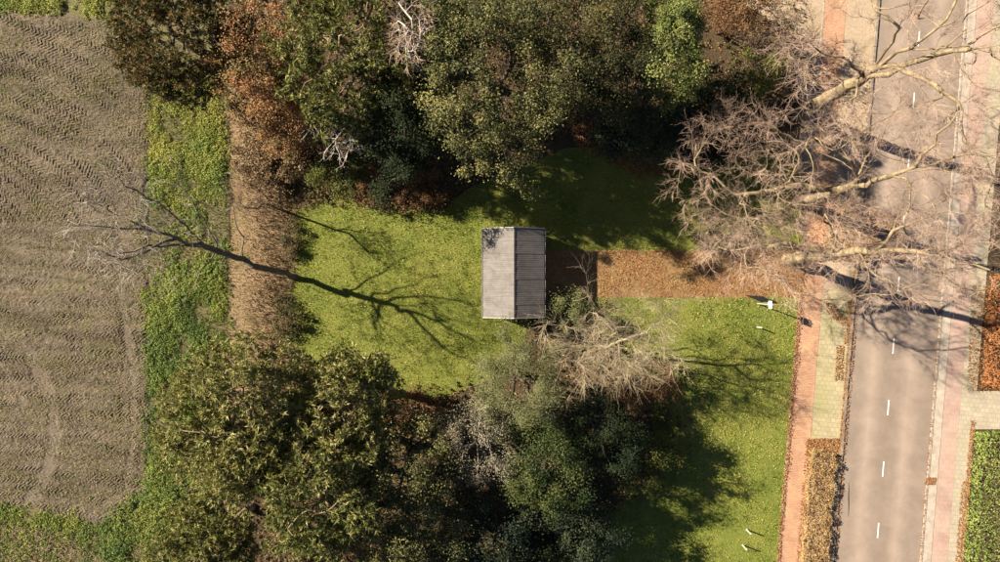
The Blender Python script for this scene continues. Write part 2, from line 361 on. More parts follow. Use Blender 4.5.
# ------------------------------------------------------------------ ploughed field with real tyre relief
def build_field():
    xs = np.concatenate([np.arange(-70, -34.5, 0.4), np.arange(-34.5, -22.6, 0.06)])
    ys = np.arange(-16.8, 18.6, 0.063)
    X, Y = np.meshgrid(xs, ys)
    px = X * K + 500; py = 281 - Y * K
    edge_r = 150 + 8 * (fbm(Y * 0.5, Y * 0, 3) - 0.5) - np.clip((80 - py) / 60, 0, 1) * 22 + 12 * (fbm(X * 1.5, Y * 1.5, 9) - 0.5)
    edge_b = 503 + np.clip(px / 100, 0, 1) * 22 - np.clip((px - 110) / 40, 0, 1) * 30 + 14 * (fbm(X * 1.2, Y * 1.2, 19) - 0.5)
    edge_t = 9 + np.clip(px, 0, 140) * 0.10 + 8 * (fbm(X, Y, 29) - 0.5)
    ins = np.minimum(np.minimum(edge_r - px, edge_b - py), py - edge_t) / K       # metres inside the field
    # base undulation and horizontal harvest rows
    Z = 0.05 * (fbm(X * 0.4, Y * 0.4, 1) - 0.5) + 0.05 * (fbm(X * 3.1, Y * 3.1, 2) - 0.5) + 0.075 * (fbm(X * 4, Y * 7, 5, 2) - 0.5)
    rows = np.sin((Y + 0.07 * X + 0.35 * (fbm(X * 0.3, Y * 0.3, 6) - 0.5)) * 2 * np.pi / 1.05)
    Z = Z + 0.03 * rows * np.clip((py - 200) / 60, 0.25, 1)
    def tracks(cx, cy, spacing, width, pitch, weight, depth, seed, sx=1.0, sy=1.0):
        dx = (px - cx) / K * sx; dy = (cy - py) / K * sy
        R = np.hypot(dx, dy); A = np.arctan2(dy, dx)
        R = R + 1.6 * (fbm(X * 0.13, Y * 0.13, seed) - 0.5)
        tr = np.floor(R / spacing); v = (R / spacing - tr - 0.5) * spacing
        u = A * (tr + 0.5) * spacing + lattice(tr, tr * 0 + 3, seed) * 5
        sgn = np.where(lattice(tr, tr * 0, seed + 1) > 0.5, 1, -1)
        ph = (u + sgn * np.abs(v) * 0.85) / pitch + 0.15 * (fbm(X * 2, Y * 2, seed + 5) - 0.5)
        lug = np.clip(np.sin(ph * 2 * np.pi) * 1.6, -1, 1)
        m_ = np.clip((width / 2 - np.abs(v)) / 0.06, 0, 1)
        fade = np.clip((fbm(X * 0.35 + tr * 7.3, Y * 0.35, seed + 9) - 0.36) * 4, 0.12, 1)
        return weight * m_ * fade * (depth * lug - 0.008), weight * m_
    w_up = np.clip((238 - py + 26 * (fbm(X * 0.4, Y * 0.4, 41) - 0.5)) / 22, 0, 1)
    t1, k1 = tracks(-90, 300, 0.58, 0.60, 0.235, w_up, 0.025, 11, 0.9)
    w_lo = np.clip((py - 250) / 25, 0, 1)
    t2, k2 = tracks(-400, 3600, 0.56, 0.56, 0.24, w_lo * np.clip((fbm(X * 0.3, Y * 0.5, 43) - 0.25) * 5, 0.2, 1), 0.026, 23)
    t3, k3 = tracks(-2600, 400, 1.5, 0.55, 0.22, np.clip((px - 112) / 8, 0, 1) * np.clip((py - 285) / 20, 0, 1), 0.03, 31)
    Z = Z + t1 + t2 * 0.9 + t3
    # smooth rolled wheel ruts: an arc at lower left, two straight ones, the headland along the verge
    crust = np.zeros(X.shape)
    def rut(pts, wd, dep):
        nonlocal Z, crust
        best = np.full(X.shape, 1e9)
        for (ax, ay), (bx, by) in zip(pts[:-1], pts[1:]):
            ex, ey = bx - ax, by - ay; t = np.clip(((px - ax) * ex + (py - ay) * ey) / (ex * ex + ey * ey), 0, 1)
            best = np.minimum(best, np.hypot(px - ax - t * ex, py - ay - t * ey) / K)
        best = best + 0.45 * (fbm(X * 1.1, Y * 1.1, 77) - 0.5) + 0.25 * (fbm(X * 4, Y * 4, 79) - 0.5)
        k_ = np.clip((wd / 2 - best) / 0.25, 0, 1) * np.clip(0.35 + 1.3 * fbm(X * 0.7, Y * 0.7, 80), 0, 1)
        crust = np.maximum(crust, k_)
        flat = -dep + 0.02 * (fbm(X * 3, Y * 3, 78) - 0.5)
        Z = Z * (1 - k_) + flat * k_
        Z = Z + 0.012 * np.exp(-((best - wd / 2 - 0.12) / 0.12) ** 2)
    rut([(-200, 318), (0, 330), (28, 350), (45, 380), (54, 410), (56, 440), (48, 475), (28, 505)], 0.95, 0.03)
    rut([(-200, 350), (0, 362), (16, 385), (26, 410)], 0.45, 0.025)
    rut([(-200, 243), (0, 246), (45, 252), (80, 254)], 0.55, 0.05)
    rut([(-200, 276), (0, 274), (60, 280), (100, 290)], 0.45, 0.05)
    rut([(118, 288), (128, 330), (134, 380), (134, 440), (126, 490), (90, 515)], 0.55, 0.025)
    rut([(1, 150), (3, 225)], 0.25, 0.09)
    Z = Z + 0.10
    Z = np.where(ins < 0.0, -0.10, Z * np.clip(ins / 0.25, 0, 1) + (1 - np.clip(ins / 0.25, 0, 1)) * 0.01)
    ny, nx = X.shape
    V = np.stack([X, Y, Z], -1).reshape(-1, 3)
    I = np.arange(ny * nx).reshape(ny, nx)
    F = np.stack([I[:-1, :-1], I[:-1, 1:], I[1:, 1:], I[1:, :-1]], -1).reshape(-1, 4)
    keep = (ins.reshape(-1)[F].max(1) > -0.06)
    F = F[keep]
    used = np.unique(F); mp = np.zeros(len(V), int); mp[used] = np.arange(len(used))
    o = obj('field', mesh_np('field', V[used], mp[F], M['soil'], var=crust.reshape(-1)[used], smooth=False)); tag(o, kind='structure')
    return ins
build_field()

# ------------------------------------------------------------------ scatter helpers
def quads_leaf(c, nrm, length, width, rng, fold=0.12):
    """folded rhombic leaves"""
    n = len(c); nrm = norm(nrm); r = rng.normal(size=(n, 3))
    t = norm(np.cross(nrm, r)); s = np.cross(nrm, t)
    L = (length * (0.7 + 0.6 * rng.random(n)))[:, None]; Wd = (width * (0.7 + 0.6 * rng.random(n)))[:, None]
    v = np.stack([c - t * L / 2, c + s * Wd / 2 + nrm * L * fold - t * L * 0.06, c + t * L / 2, c - s * Wd / 2 + nrm * L * fold - t * L * 0.06], 1).reshape(-1, 3)
    f = np.arange(4 * n).reshape(n, 4)
    return v, f

def blades(c, h, w, rng, lean=0.5):
    n = len(c); a = rng.random(n) * 2 * np.pi
    d = np.stack([np.cos(a), np.sin(a), np.zeros(n)], 1); b2 = rng.random(n) * 2 * np.pi
    ld = np.stack([np.cos(b2), np.sin(b2), np.zeros(n)], 1)
    hh = (h * (0.6 + 0.8 * rng.random(n)))[:, None]; ww = (w * (0.7 + 0.6 * rng.random(n)))[:, None]
    tip = c + np.array([0, 0, 1.0]) * hh + ld * hh * lean * rng.random(n)[:, None]
    v = np.stack([c - d * ww / 2, c + d * ww / 2, tip], 1).reshape(-1, 3)
    return v, np.arange(3 * n).reshape(n, 3)

def sample(poly_px, n, rng):
    p = np.array(poly_px, float); lo = p.min(0); hi = p.max(0)
    out = []; got = 0
    while got < n:
        q = lo + rng.random((n * 2, 2)) * (hi - lo); q = q[inside(q, p)]; out.append(q); got += len(q)
    return np.concatenate(out)[:n]

def to_world(q, z=0.0):
    return np.stack([(q[:, 0] - 500) / K, (281 - q[:, 1]) / K, np.full(len(q), z)], 1)

def mk_stuff(name, v, f, mat, var, label, cat):
    o = obj(name, mesh_np(name, v, f, mat, var)); return tag(o, label, cat, kind='stuff')

rng = np.random.default_rng(42)
# lawn grass
LAWN_VIS = [(285, 195), (480, 185), (560, 150), (640, 145), (700, 165), (770, 150), (rx(788, 150), 150), (rx(788, 600), 600), (480, 600), (600, 520), (660, 470), (650, 400), (600, 330), (535, 318), (505, 372), (440, 400), (370, 400), (310, 360), (285, 335)]
q = sample(LAWN_VIS, 190000, rng)
ond = (q[:, 1] > 250) & (q[:, 1] < 297.5) & (q[:, 0] > 543); q = q[~ond]
ons = (q[:, 0] > 485) & (q[:, 0] < 543) & (q[:, 1] > 231) & (q[:, 1] < 316); q = q[~ons]
c = to_world(q, 0.0)
dens = fbm(c[:, 0] * 0.9, c[:, 1] * 0.9, 7)
v, f = blades(c, 0.045 + 0.10 * np.clip(dens - 0.35, 0, 1) + 0.22 * np.clip(fbm(c[:, 0] * 2.6, c[:, 1] * 2.6, 17) - 0.5, 0, 1), 0.042, rng, 0.9)
var = np.clip(0.42 + 1.5 * (fbm(c[:, 0] * 0.45, c[:, 1] * 0.45, 15) - 0.5) + 0.6 * (fbm(c[:, 0] * 1.7, c[:, 1] * 1.7, 16) - 0.5) + rng.normal(0, 0.27, len(c)) - 0.05 * (c[:, 0] > 6), 0, 1)
mk_stuff('lawn_grass', v, f, M['grass'], np.repeat(var, 3), 'short mown green grass covering the lawn round the shed', 'grass')

def scatter_leaves(name, polys, mat, label, cat='leaves', size=0.075, zmax=0.05, base=0.03, thin=0.0):
    vs = []; fs = []; va = []; off = 0
    for poly, n in polys:
        c = to_world(sample(poly, n, rng), base); c[:, 2] += rng.random(len(c)) * zmax
        c = c[0.7 * fbm(c[:, 0] * 0.8, c[:, 1] * 1.1, 91) + 0.3 * fbm(c[:, 0] * 3, c[:, 1] * 3, 93) + rng.normal(0, 0.10, len(c)) > thin]
        nr = rng.normal(0, 0.45, (len(c), 3)); nr[:, 2] = 1
        v, f = quads_leaf(c, nr, size, size * 0.62, rng)
        vs.append(v); fs.append(f + off); off += len(v); va.append(np.repeat(rng.random(len(c)), 4))
    return mk_stuff(name, np.concatenate(vs), np.concatenate(fs), mat, np.concatenate(va), label, cat)

def line_poly(xa, xb, y0, y1): return [(rx(xa, y0), y0), (rx(xb, y0), y0), (rx(xb, y1), y1), (rx(xa, y1), y1)]
scatter_leaves('driveway_leaves', [([(600, 251), (799, 250), (797, 297), (600, 297)], 10000), ([(546, 252), (600, 252), (600, 297), (546, 297)], 1200), ([(590, 247), (799, 246), (797, 302), (590, 301)], 2600), ([(690, 240), (799, 236), (797, 310), (740, 306)], 900)], M['fallen'], 'brown fallen leaves carpeting the driveway to the shed', size=0.085, zmax=0.03, base=0.02, thin=0.41)
scatter_leaves('edge_leaves', [
    (line_poly(786.5, 790.5, 250, 700), 2600), (line_poly(789, 793, 250, 480), 260), (line_poly(839.5, 842, 270, 460), 1100), (line_poly(842, 846.5, 250, 560), 1000), (line_poly(836, 841, 300, 345), 350),
    ([(822, 300), (834, 305), (848, 322), (842, 326), (826, 312)], 420), ([(836, 345), (843, 345), (842, 380), (834, 380)], 300), ([(806, 438), (838, 438), (837, 455), (806, 455)], 1300),
    (line_poly(806, 812, 440, 700), 900), (line_poly(929, 931.5, 300, 700), 700), ([(925, 477), (935, 477), (934, 484), (924, 484)], 260),
    (line_poly(965, 970, 480, 650), 900), (line_poly(969, 974, 420, 660), 1900), ([(970, 285), (990, 285), (990, 392), (966, 392)], 1500),
    ([(826, 200), (900, 215), (905, 262), (830, 262)], 2600), ([(800, 160), (870, 160), (880, 260), (800, 262)], 1800), ([(800, 60), (870, 60), (870, 160), (800, 160)], 900)],
    M['fallen'], 'orange brown leaves gathered along kerbs, path edges and verge', size=0.10, zmax=0.03, base=0.07)
scatter_leaves('lawn_leaves', [(LAWN_VIS, 2200), ([(690, 300), (795, 300), (780, 470), (690, 440)], 900)], M['pale_leaf'], 'pale yellow leaves scattered over the lawn', size=0.085, zmax=0.05, base=0.05)
WOOD_TOP = [(230, -60), (800, -60), (800, 120), (690, 180), (640, 168), (575, 130), (470, 190), (430, 214), (300, 205), (228, 120)]
WOOD_BOT = [(170, 640), (180, 480), (230, 390), (300, 355), (390, 395), (500, 380), (540, 320), (600, 315), (680, 380), (690, 450), (640, 500), (560, 560), (540, 640)]
scatter_leaves('wood_floor_leaves', [(WOOD_TOP, 8000), (WOOD_BOT, 7000), ([(560, 105), (640, 150), (670, 175), (640, 178), (575, 145)], 2600)], M['fallen'], 'russet leaf litter on the floor under the trees', size=0.12, zmax=0.08, base=0.02)

# field debris
FIELD_VIS = [(-60, 20), (110, 22), (146, 90), (146, 490), (100, 515), (-60, 500)]
c = to_world(sample(FIELD_VIS, 24000, rng), 0.13); c[:, 2] += rng.random(len(c)) * 0.03
nr = rng.normal(0, 0.5, (len(c), 3)); nr[:, 2] = 1
keep = fbm(c[:, 0] * 0.5, c[:, 1] * 0.5, 55) + rng.random(len(c)) * 0.3 > 0.52; c = c[keep]; nr = nr[keep]
v, f = quads_leaf(c, nr, 0.11, 0.035, rng, 0.03)
mk_stuff('straw_stubble', v, f, M['straw'], np.repeat(rng.random(len(c)), 4), 'bits of pale straw strewn over the tracked field', 'straw')
c = to_world(sample(FIELD_VIS, 30000, rng), 0.10)
fx = (c[:, 0] * K + 500)
dens = fbm(c[:, 0] * 0.5, c[:, 1] * 0.9, 61) + np.clip((fx - 85) / 50, 0, 1) * 0.24 + rng.random(len(c)) * 0.16
c = c[dens > 0.66]
v, f = blades(c, 0.09, 0.055, rng, 1.4)
mk_stuff('field_weeds', v, f, M['herb'], np.repeat(np.clip(0.35 + rng.random(len(c)) * 0.6, 0, 1), 3), 'sparse green weeds sprouting in the tracked field', 'weeds')

# rough herb verge: leafy plants of uneven height
def herb_patch(polys, label, name, mat, hscale=1.0, thr=0.36, leaves=9, lo=0.0, hi=1.0, size=0.15):
    vs = []; fs = []; va = []; off = 0
    for poly, n in polys:
        c = to_world(sample(poly, n, rng), 0.0)
        c[:, :2] += rng.normal(0, 0.28, (len(c), 2))
        d = 0.6 * fbm(c[:, 0] * 0.75, c[:, 1] * 0.5, 71) + 0.4 * fbm(c[:, 0] * 2.1, c[:, 1] * 1.4, 75); c = c[d + rng.random(len(c)) * 0.10 > thr + 0.10]
        d = fbm(c[:, 0] * 0.75, c[:, 1] * 0.5, 71)
        h = hscale * (0.10 + 0.55 * np.clip(d - 0.35, 0, 0.6)) * (0.6 + 0.8 * rng.random(len(c)))
        tone = np.clip(fbm(c[:, 0] * 0.6, c[:, 1] * 0.45, 73) + rng.normal(0, 0.10, len(c)), 0, 1)
        for k in range(leaves):
            z = h * (0.35 + 0.65 * (k + 1) / leaves)
            a = rng.random(len(c)) * 2 * np.pi; rr = (0.04 + 0.10 * rng.random(len(c)))
            p_ = c + np.stack([np.cos(a) * rr, np.sin(a) * rr, z], 1)
            nr = np.stack([np.cos(a) * 0.6, np.sin(a) * 0.6, np.ones(len(c))], 1) + rng.normal(0, 0.3, (len(c), 3))
            v, f = quads_leaf(p_, nr, size, size * 0.5, rng)
            vs.append(v); fs.append(f + off); off += len(v)
            va.append(np.repeat(np.clip(lo + (hi - lo) * (tone + rng.normal(0, 0.1, len(c))), 0, 1), 4))
    return mk_stuff(name, np.concatenate(vs), np.concatenate(fs), mat, np.concatenate(va), label, 'plants')
herb_patch([([(150, 270), (222, 262), (228, 330), (222, 400), (205, 470), (180, 500), (150, 500), (147, 400)], 7500), ([(150, 480), (215, 440), (220, 600), (60, 600), (100, 525)], 3600)],
           'dark green leafy weeds growing on the lower verge', 'verge_herbs', M['herb'], 1.0, 0.36, 8, 0.05, 1.0, 0.125)
herb_patch([([(152, 70), (215, 70), (226, 150), (222, 195), (160, 205), (150, 150)], 5200), ([(-40, -20), (116, -20), (120, 18), (60, 12), (-40, 8)], 2400)],
           'yellow green leafy weeds on the upper verge below the rusty pine', 'verge_weeds', M['herb'], 0.9, 0.34, 8, 0.35, 1.2, 0.125)
herb_patch([([(140, 80), (156, 80), (158, 200), (145, 200)], 500), ([(150, 200), (228, 195), (226, 270), (152, 275)], 1300), ([(136, 205), (152, 205), (152, 320), (140, 320)], 500), ([(-30, 503), (60, 512), (120, 530), (150, 600), (-30, 600)], 4200)],
           'low patchy weeds at the edge of the tracked field', 'edge_weeds', M['herb'], 0.5, 0.45, 7, 0.2, 1.0)
herb_patch([(WOOD_TOP, 4200), (WOOD_BOT, 4200)], 'low olive brown undergrowth filling the wood floor', 'undergrowth', M['under'], 1.6, 0.28, 6, 0.0, 1.0, 0.20)
q = sample([(146, 40), (226, 60), (233, 200), (231, 330), (222, 400), (205, 470), (190, 600), (-40, 600), (-40, 506), (100, 524), (148, 495), (150, 200)], 34000, rng); c = to_world(q, 0.0); c[:, :2] += rng.normal(0, 0.25, (len(c), 2))
v, f = blades(c, 0.14 + 0.10 * rng.random(len(c)), 0.04, rng, 1.2)
mk_stuff('verge_grass', v, f, leaf_mat('verge_grass_blades', G((0.10, 0.14, 0.035), (0.17, 0.18, 0.05), (0.27, 0.21, 0.11), (0.38, 0.30, 0.18)), 0.6, 0.25), np.repeat(np.clip(fbm(c[:, 0] * 0.7, c[:, 1] * 0.4, 87) + rng.normal(0, 0.22, len(c)), 0, 1), 3), 'mixed green and straw coloured grass on the field verge', 'grass')
# dry grass and bracken on the brown strip and wood edge
DRY = [(230, 100), (262, 90), (330, 150), (345, 185), (296, 210), (292, 270), (286, 340), (300, 372), (250, 395), (226, 410), (230, 330), (234, 200)]
q = sample(DRY, 15000, rng); c = to_world(q, 0.0); c[:, :2] += rng.normal(0, 0.3, (len(c), 2))
gr = np.clip((q[:, 0] - 236) / 45, 0, 1)
v, f = blades(c, 0.05 + 0.42 * gr ** 1.5 * (0.3 + fbm(c[:, 0], c[:, 1], 81)), 0.045, rng, 1.6)
var = np.clip(0.78 - 0.6 * gr + rng.normal(0, 0.2, len(c)) + 0.9 * (fbm(c[:, 0] * 0.8, c[:, 1] * 0.8, 83) - 0.5), 0, 1)
mk_stuff('dry_bracken', v, f, M['bracken'], np.repeat(var, 3), 'dead tan grass and bracken between verge and lawn', 'bracken')
c = to_world(sample([(-40, 512), (60, 530), (110, 560), (100, 600), (-40, 545)], 3000, rng), 0.02)
nr = rng.normal(0, 0.4, (len(c), 3)); nr[:, 2] = 1
v, f = quads_leaf(c + np.array([0, 0, 1]) * (rng.random(len(c)) * 0.25)[:, None], nr, 0.26, 0.03, rng, 0.05)
mk_stuff('straw_swath', v, f, M['straw'], np.repeat(0.4 + 0.6 * rng.random(len(c)), 4), 'pale swath of cut straw across the lower left grass', 'straw')

# ------------------------------------------------------------------ trees
def tubes(p0, p1, r0, r1, k):
    p0 = np.asarray(p0); p1 = np.asarray(p1); n = len(p0)
    d = norm(p1 - p0); ref = np.where(np.abs(d[:, 2:3]) > 0.9, np.array([[1.0, 0, 0]]), np.array([[0, 0, 1.0]]))
    a = norm(np.cross(d, ref)); b_ = np.cross(d, a)
    th = np.arange(k) * 2 * np.pi / k
    ring = a[:, None, :] * np.cos(th)[None, :, None] + b_[:, None, :] * np.sin(th)[None, :, None]
    v = np.concatenate([p0[:, None, :] + ring * np.asarray(r0)[:, None, None], p1[:, None, :] + ring * np.asarray(r1)[:, None, None]], 1).reshape(-1, 3)
    i = np.arange(k); j = (i + 1) % k
    q = np.stack([i, j, j + k, i + k], 1)[None] + (np.arange(n) * 2 * k)[:, None, None]
    return v, q.reshape(-1, 4)

def join(parts):
    vs, fs, off = [], [], 0
    for v, f in parts:
        if len(v) == 0: continue
        vs.append(v); fs.append(f + off); off += len(v)
    return np.concatenate(vs), np.concatenate(fs)

class Skeleton:
    fl = 0.0; flm = 0.0
    def __init__(s, polylines, rng):
        s.pos, s.par, s.dir = [], [], []; s.rng = rng; s.floor = []
        for pl in polylines:
            pl = [np.asarray(p_, float) for p_ in pl]
            if not s.pos: par = -1
            else:
                d = np.linalg.norm(np.array(s.pos) - pl[0], axis=1); par = int(np.argmin(d))
            # subdivide with a little wander
            pts = []
            for a, b_ in zip(pl[:-1], pl[1:]):
                L = np.linalg.norm(b_ - a); n = max(1, int(L / 0.6))
                for t in range(n): pts.append(a + (b_ - a) * t / n + (rng.normal(0, 0.09, 3) if t else 0))
            pts.append(pl[-1])
            start = 0 if par < 0 else 1
            first = len(s.floor) == 0
            for i in range(start, len(pts)):
                t_ = i / max(1, len(pts) - 1); s.floor.append((1.0 - 0.85 * t_) if first else (0.40 - 0.32 * t_))
                dr = pts[min(i + 1, len(pts) - 1)] - pts[max(i - 1, 0)]
                s.nfirst = len(s.floor) if first else s.nfirst; s.pos.append(pts[i]); s.par.append(par); s.dir.append(dr / max(np.linalg.norm(dr), 1e-6)); par = len(s.pos) - 1
    def grow(s, targets, zmin=1.0, seg=0.6, wob=0.06, up=0.0):
        rng = s.rng
        P0 = np.array(s.pos)
        d = np.min(np.linalg.norm(targets[:, None] - P0[None], axis=2), axis=1)
        for t in targets[np.argsort(d)]:
            A = np.array(s.pos); D = np.array(s.dir); v = t - A; L = np.linalg.norm(v, axis=1) + 1e-6
            cs = (v * D).sum(1) / L
            cost = L * (1.35 - 0.6 * cs) + np.where(A[:, 2] < zmin, 50, 0) + np.where(A[:, 2] > t[2] + 0.3, 0.6, 0)
            i = int(np.argmin(cost)); l = L[i]; a = A[i]; dr = D[i]
            p1 = a + dr * l * 0.35 + np.array([0, 0, up]) * l; p2 = t - norm(v[i] + rng.normal(0, 0.25, 3) * l) * l * 0.3
            n = max(1, int(math.ceil(l / seg))); par = i; prev = a
            for k in range(1, n + 1):
                u = k / n
                q_ = (1 - u) ** 3 * a + 3 * u * (1 - u) ** 2 * p1 + 3 * u * u * (1 - u) * p2 + u ** 3 * t
                if k < n: q_ = q_ + rng.normal(0, wob, 3)
                dd = q_ - prev; s.pos.append(q_); s.par.append(par); s.dir.append(dd / max(np.linalg.norm(dd), 1e-6)); par = len(s.pos) - 1; prev = q_
    def radii(s, rbase, rtip):
        n = len(s.pos); cnt = np.zeros(n); par = np.array(s.par)
        haskid = np.zeros(n, bool); haskid[par[par >= 0]] = True
        cnt[~haskid] = 1
        for i in range(n - 1, 0, -1):
            if par[i] >= 0: cnt[par[i]] += cnt[i]
        e = math.log(max(rbase / rtip, 1.5)) / math.log(max(cnt[0], 2))
        s.r = rtip * cnt ** e; s.tips = ~haskid
        n1_ = s.nfirst; s.r[:n1_] = np.maximum(s.r[:n1_], np.array(s.floor[:n1_]) * rbase * s.flm)
        nf = len(s.floor); s.r[:nf] = np.maximum(s.r[:nf], np.array(s.floor) * rbase * s.fl)
        A = np.array(s.pos); 
        # root flare
        z0 = A[0, 2]; s.r = s.r * (1 + 0.5 * np.exp(-(A[:, 2] - z0) / 0.35) * (s.r > 0.5 * rbase))
        return s.r
    def mesh(s):
        A = np.array(s.pos); par = np.array(s.par); i = np.where(par >= 0)[0]
        p0 = A[par[i]]; p1 = A[i]; r1 = s.r[i]; r0 = np.minimum(s.r[par[i]], r1 * 1.35)
        # overlap segments a little so bends stay closed
        d = norm(p1 - p0); p0 = p0 - d * (r0 * 0.3)[:, None]
        parts = []
        for lo, hi, k in ((0.06, 9, 8), (0.025, 0.06, 5), (0, 0.025, 3)):
            m_ = (r1 >= lo) & (r1 < hi)
            if m_.any(): parts.append(tubes(p0[m_], p1[m_], r0[m_], r1[m_], k))
        return join(parts)

def spray(org, dr, k, length, r, rng, levels=2, up=0.15, spread=0.8, droop=0.0, kids=3):
    """fine twigs: arrays of thin 3-sided tubes leaving the points org along dr"""
    parts = []
    o = np.repeat(org, k, 0); d = np.repeat(dr, k, 0)
    n = len(o); d = norm(d + rng.normal(0, spread, (n, 3)) + np.array([0, 0, up]))
    L = length * (0.5 + rng.random(n)); rr = np.full(n, r)
    for lv in range(levels):
        m_ = o + d * (L * 0.5)[:, None]; d2 = norm(d + rng.normal(0, 0.28, d.shape) + np.array([0, 0, 0.12 - droop]))
        e = m_ + d2 * (L * 0.5)[:, None]
        parts.append(tubes(o, m_, rr, rr * 0.8, 3)); parts.append(tubes(m_, e, rr * 0.8, rr * 0.45, 3))
        if lv < levels - 1:
            sel = np.repeat(np.arange(len(o)), kids); f_ = rng.random(len(sel))[:, None]
            no = np.where(f_ < 0.5, o[sel] + (m_ - o)[sel] * f_ * 2, m_[sel] + (e - m_)[sel] * (f_ - 0.5) * 2)
            d = norm(d2[sel] + rng.normal(0, 0.55, (len(sel), 3))); o = no
            L = L[sel] * (0.4 + 0.3 * rng.random(len(sel))); rr = rr[sel] * 0.7
    return join(parts), e

def ellipsoid_pts(c, r, n, rng, shell=0.45, zlo=-0.8, lump=0.35):
    out = []
    while len(out) < n:
        d = norm(rng.normal(size=(n * 2, 3))); d = d[d[:, 2] > zlo]
        lim = 1 - lump + 2 * lump * vnoise(d[:, 0] * 2.2 + d[:, 2] * 1.7 + c[0], d[:, 1] * 2.2 - d[:, 2] + c[1], 5)
        rad = (shell + (1 - shell) * rng.random(len(d)) ** 0.6) * lim
        out += list(np.array(c) + d * rad[:, None] * np.array(r))
    return np.array(out[:n])

TREE_N = [0]
def leafy(name, label, cat, cpx, r, mat, extra=None, bark='bark_dark', leaf=0.13, clusters=70, per=170, crad=0.62, tones=0.5, group=None, stems=1, seed=None, zlo=-0.75, aspect=0.6, rb=None, part='crown', shell=0.45, lean=(0, 0), flat=0.75):
    TREE_N[0] += 1; rng = np.random.default_rng(seed or 100 + TREE_N[0])
    c = P(*cpx); base = np.array([c[0] + lean[0], c[1] + lean[1], 0.0])
    e = empty(name, base, label, cat, group)
    cl = ellipsoid_pts(c, r, clusters, rng, shell, zlo); cl[:, 2] = np.maximum(cl[:, 2], 0.25)
    if extra is not None: cl = np.concatenate([cl, np.array(extra, float)]); clusters = len(cl)
    top = c + np.array([0, 0, r[2] * 0.35])
    pls = [[base - [0, 0, 0.15], base * 0.6 + np.array([c[0], c[1], 0]) * 0.4 + np.array([0, 0, c[2] * 0.45]), top]]
    if stems > 1:
        for k in range(stems - 1):
            a = rng.random() * 6.28
            off = np.array([math.cos(a), math.sin(a), 0]) * 0.25
            pls.append([base + [0, 0, 0.1], base + off * 1.6 + [0, 0, c[2] * 0.4], c + np.array([math.cos(a) * r[0], math.sin(a) * r[1], 0]) * 0.45])
    sk = Skeleton(pls, rng); sk.grow(cl, zmin=min(0.25 * c[2], 2.0)); sk.radii(rb or 0.035 * max(c[2], 1.5) + 0.03, 0.014)
    v, f = sk.mesh(); obj('trunk' if stems == 1 else 'stems', mesh_np('trunk', v - base, f, M[bark], smooth=True), e)
    n = int(clusters * per * 1.32)
    ci = rng.integers(0, clusters, n); off = rng.normal(size=(n, 3)) * 0.52
    cr = crad * (0.4 + 1.0 * rng.random(clusters))
    p_ = cl[ci] + off * cr[ci][:, None] * np.array([1, 1, flat]); p_[:, 2] = np.maximum(p_[:, 2], 0.06)
    nr = off * 0.6 + np.array([0, 0, 0.65]) + rng.normal(0, 0.5, (n, 3))
    v, f = quads_leaf(p_, nr, leaf, leaf * aspect, rng)
    tone = np.clip(tones + rng.normal(0, 0.20, clusters), 0, 1)
    var = np.clip(tone[ci] + rng.normal(0, 0.16, n), 0, 1)
    obj(part, mesh_np(part, v - base, f, M[mat], np.repeat(var, 4)), e)
    return e

def pine(name, label, cpx, r, mat='pine', n=420, seed=None, tones=0.5, group=None, lean=(0, 0), needle=0.27, shoots=7):
    TREE_N[0] += 1; rng = np.random.default_rng(seed or 300 + TREE_N[0])
    c = P(*cpx); base = np.array([c[0] + lean[0], c[1] + lean[1], 0.0]); e = empty(name, base, label, 'tree', group)
    t = ellipsoid_pts(c, r, n, rng, 0.35, -0.6, 0.38)
    sk = Skeleton([[base - [0, 0, 0.2], (base + c) / 2 + rng.normal(0, 0.2, 3), c + [0, 0, r[2] * 0.6]]], rng); sk.grow(t, zmin=2.5, up=-0.05)
    sk.radii(0.24, 0.016); v, f = sk.mesh(); obj('trunk', mesh_np('trunk', v - base, f, M['bark_oak' if mat == 'pine' else 'bark_dark'], smooth=True), e)
    tips = np.where(sk.r < 0.024)[0]; A = np.array(sk.pos); D = np.array(sk.dir)
    o = np.repeat(A[tips], shoots, 0); d = norm(np.repeat(D[tips], shoots, 0) * 0.5 + rng.normal(0, 0.5, (len(o), 3)) + np.array([0, 0, 0.8]))
    so = o + rng.normal(0, 0.14, o.shape); tone_s = np.clip(tones + rng.normal(0, 0.2, len(so)), 0, 1)
    k = 10; nn = len(so) * k
    oo = np.repeat(so, k, 0); dd = np.repeat(d, k, 0)
    off = rng.random(nn)[:, None] * dd * 0.22
    nd = norm(dd * 0.75 + rng.normal(0, 0.6, (nn, 3))); L = needle * (0.7 + 0.5 * rng.random(nn))[:, None]
    side = norm(np.cross(nd, rng.normal(size=(nn, 3)))) * 0.034
    a = oo + off; v = np.stack([a - side, a + side, a + nd * L], 1).reshape(-1, 3)
    var = np.clip(np.repeat(tone_s, k) + rng.normal(0, 0.12, nn), 0, 1)
    obj('crown', mesh_np('crown', v - base, np.arange(3 * nn).reshape(nn, 3), M[mat], np.repeat(var, 3)), e)
    return e

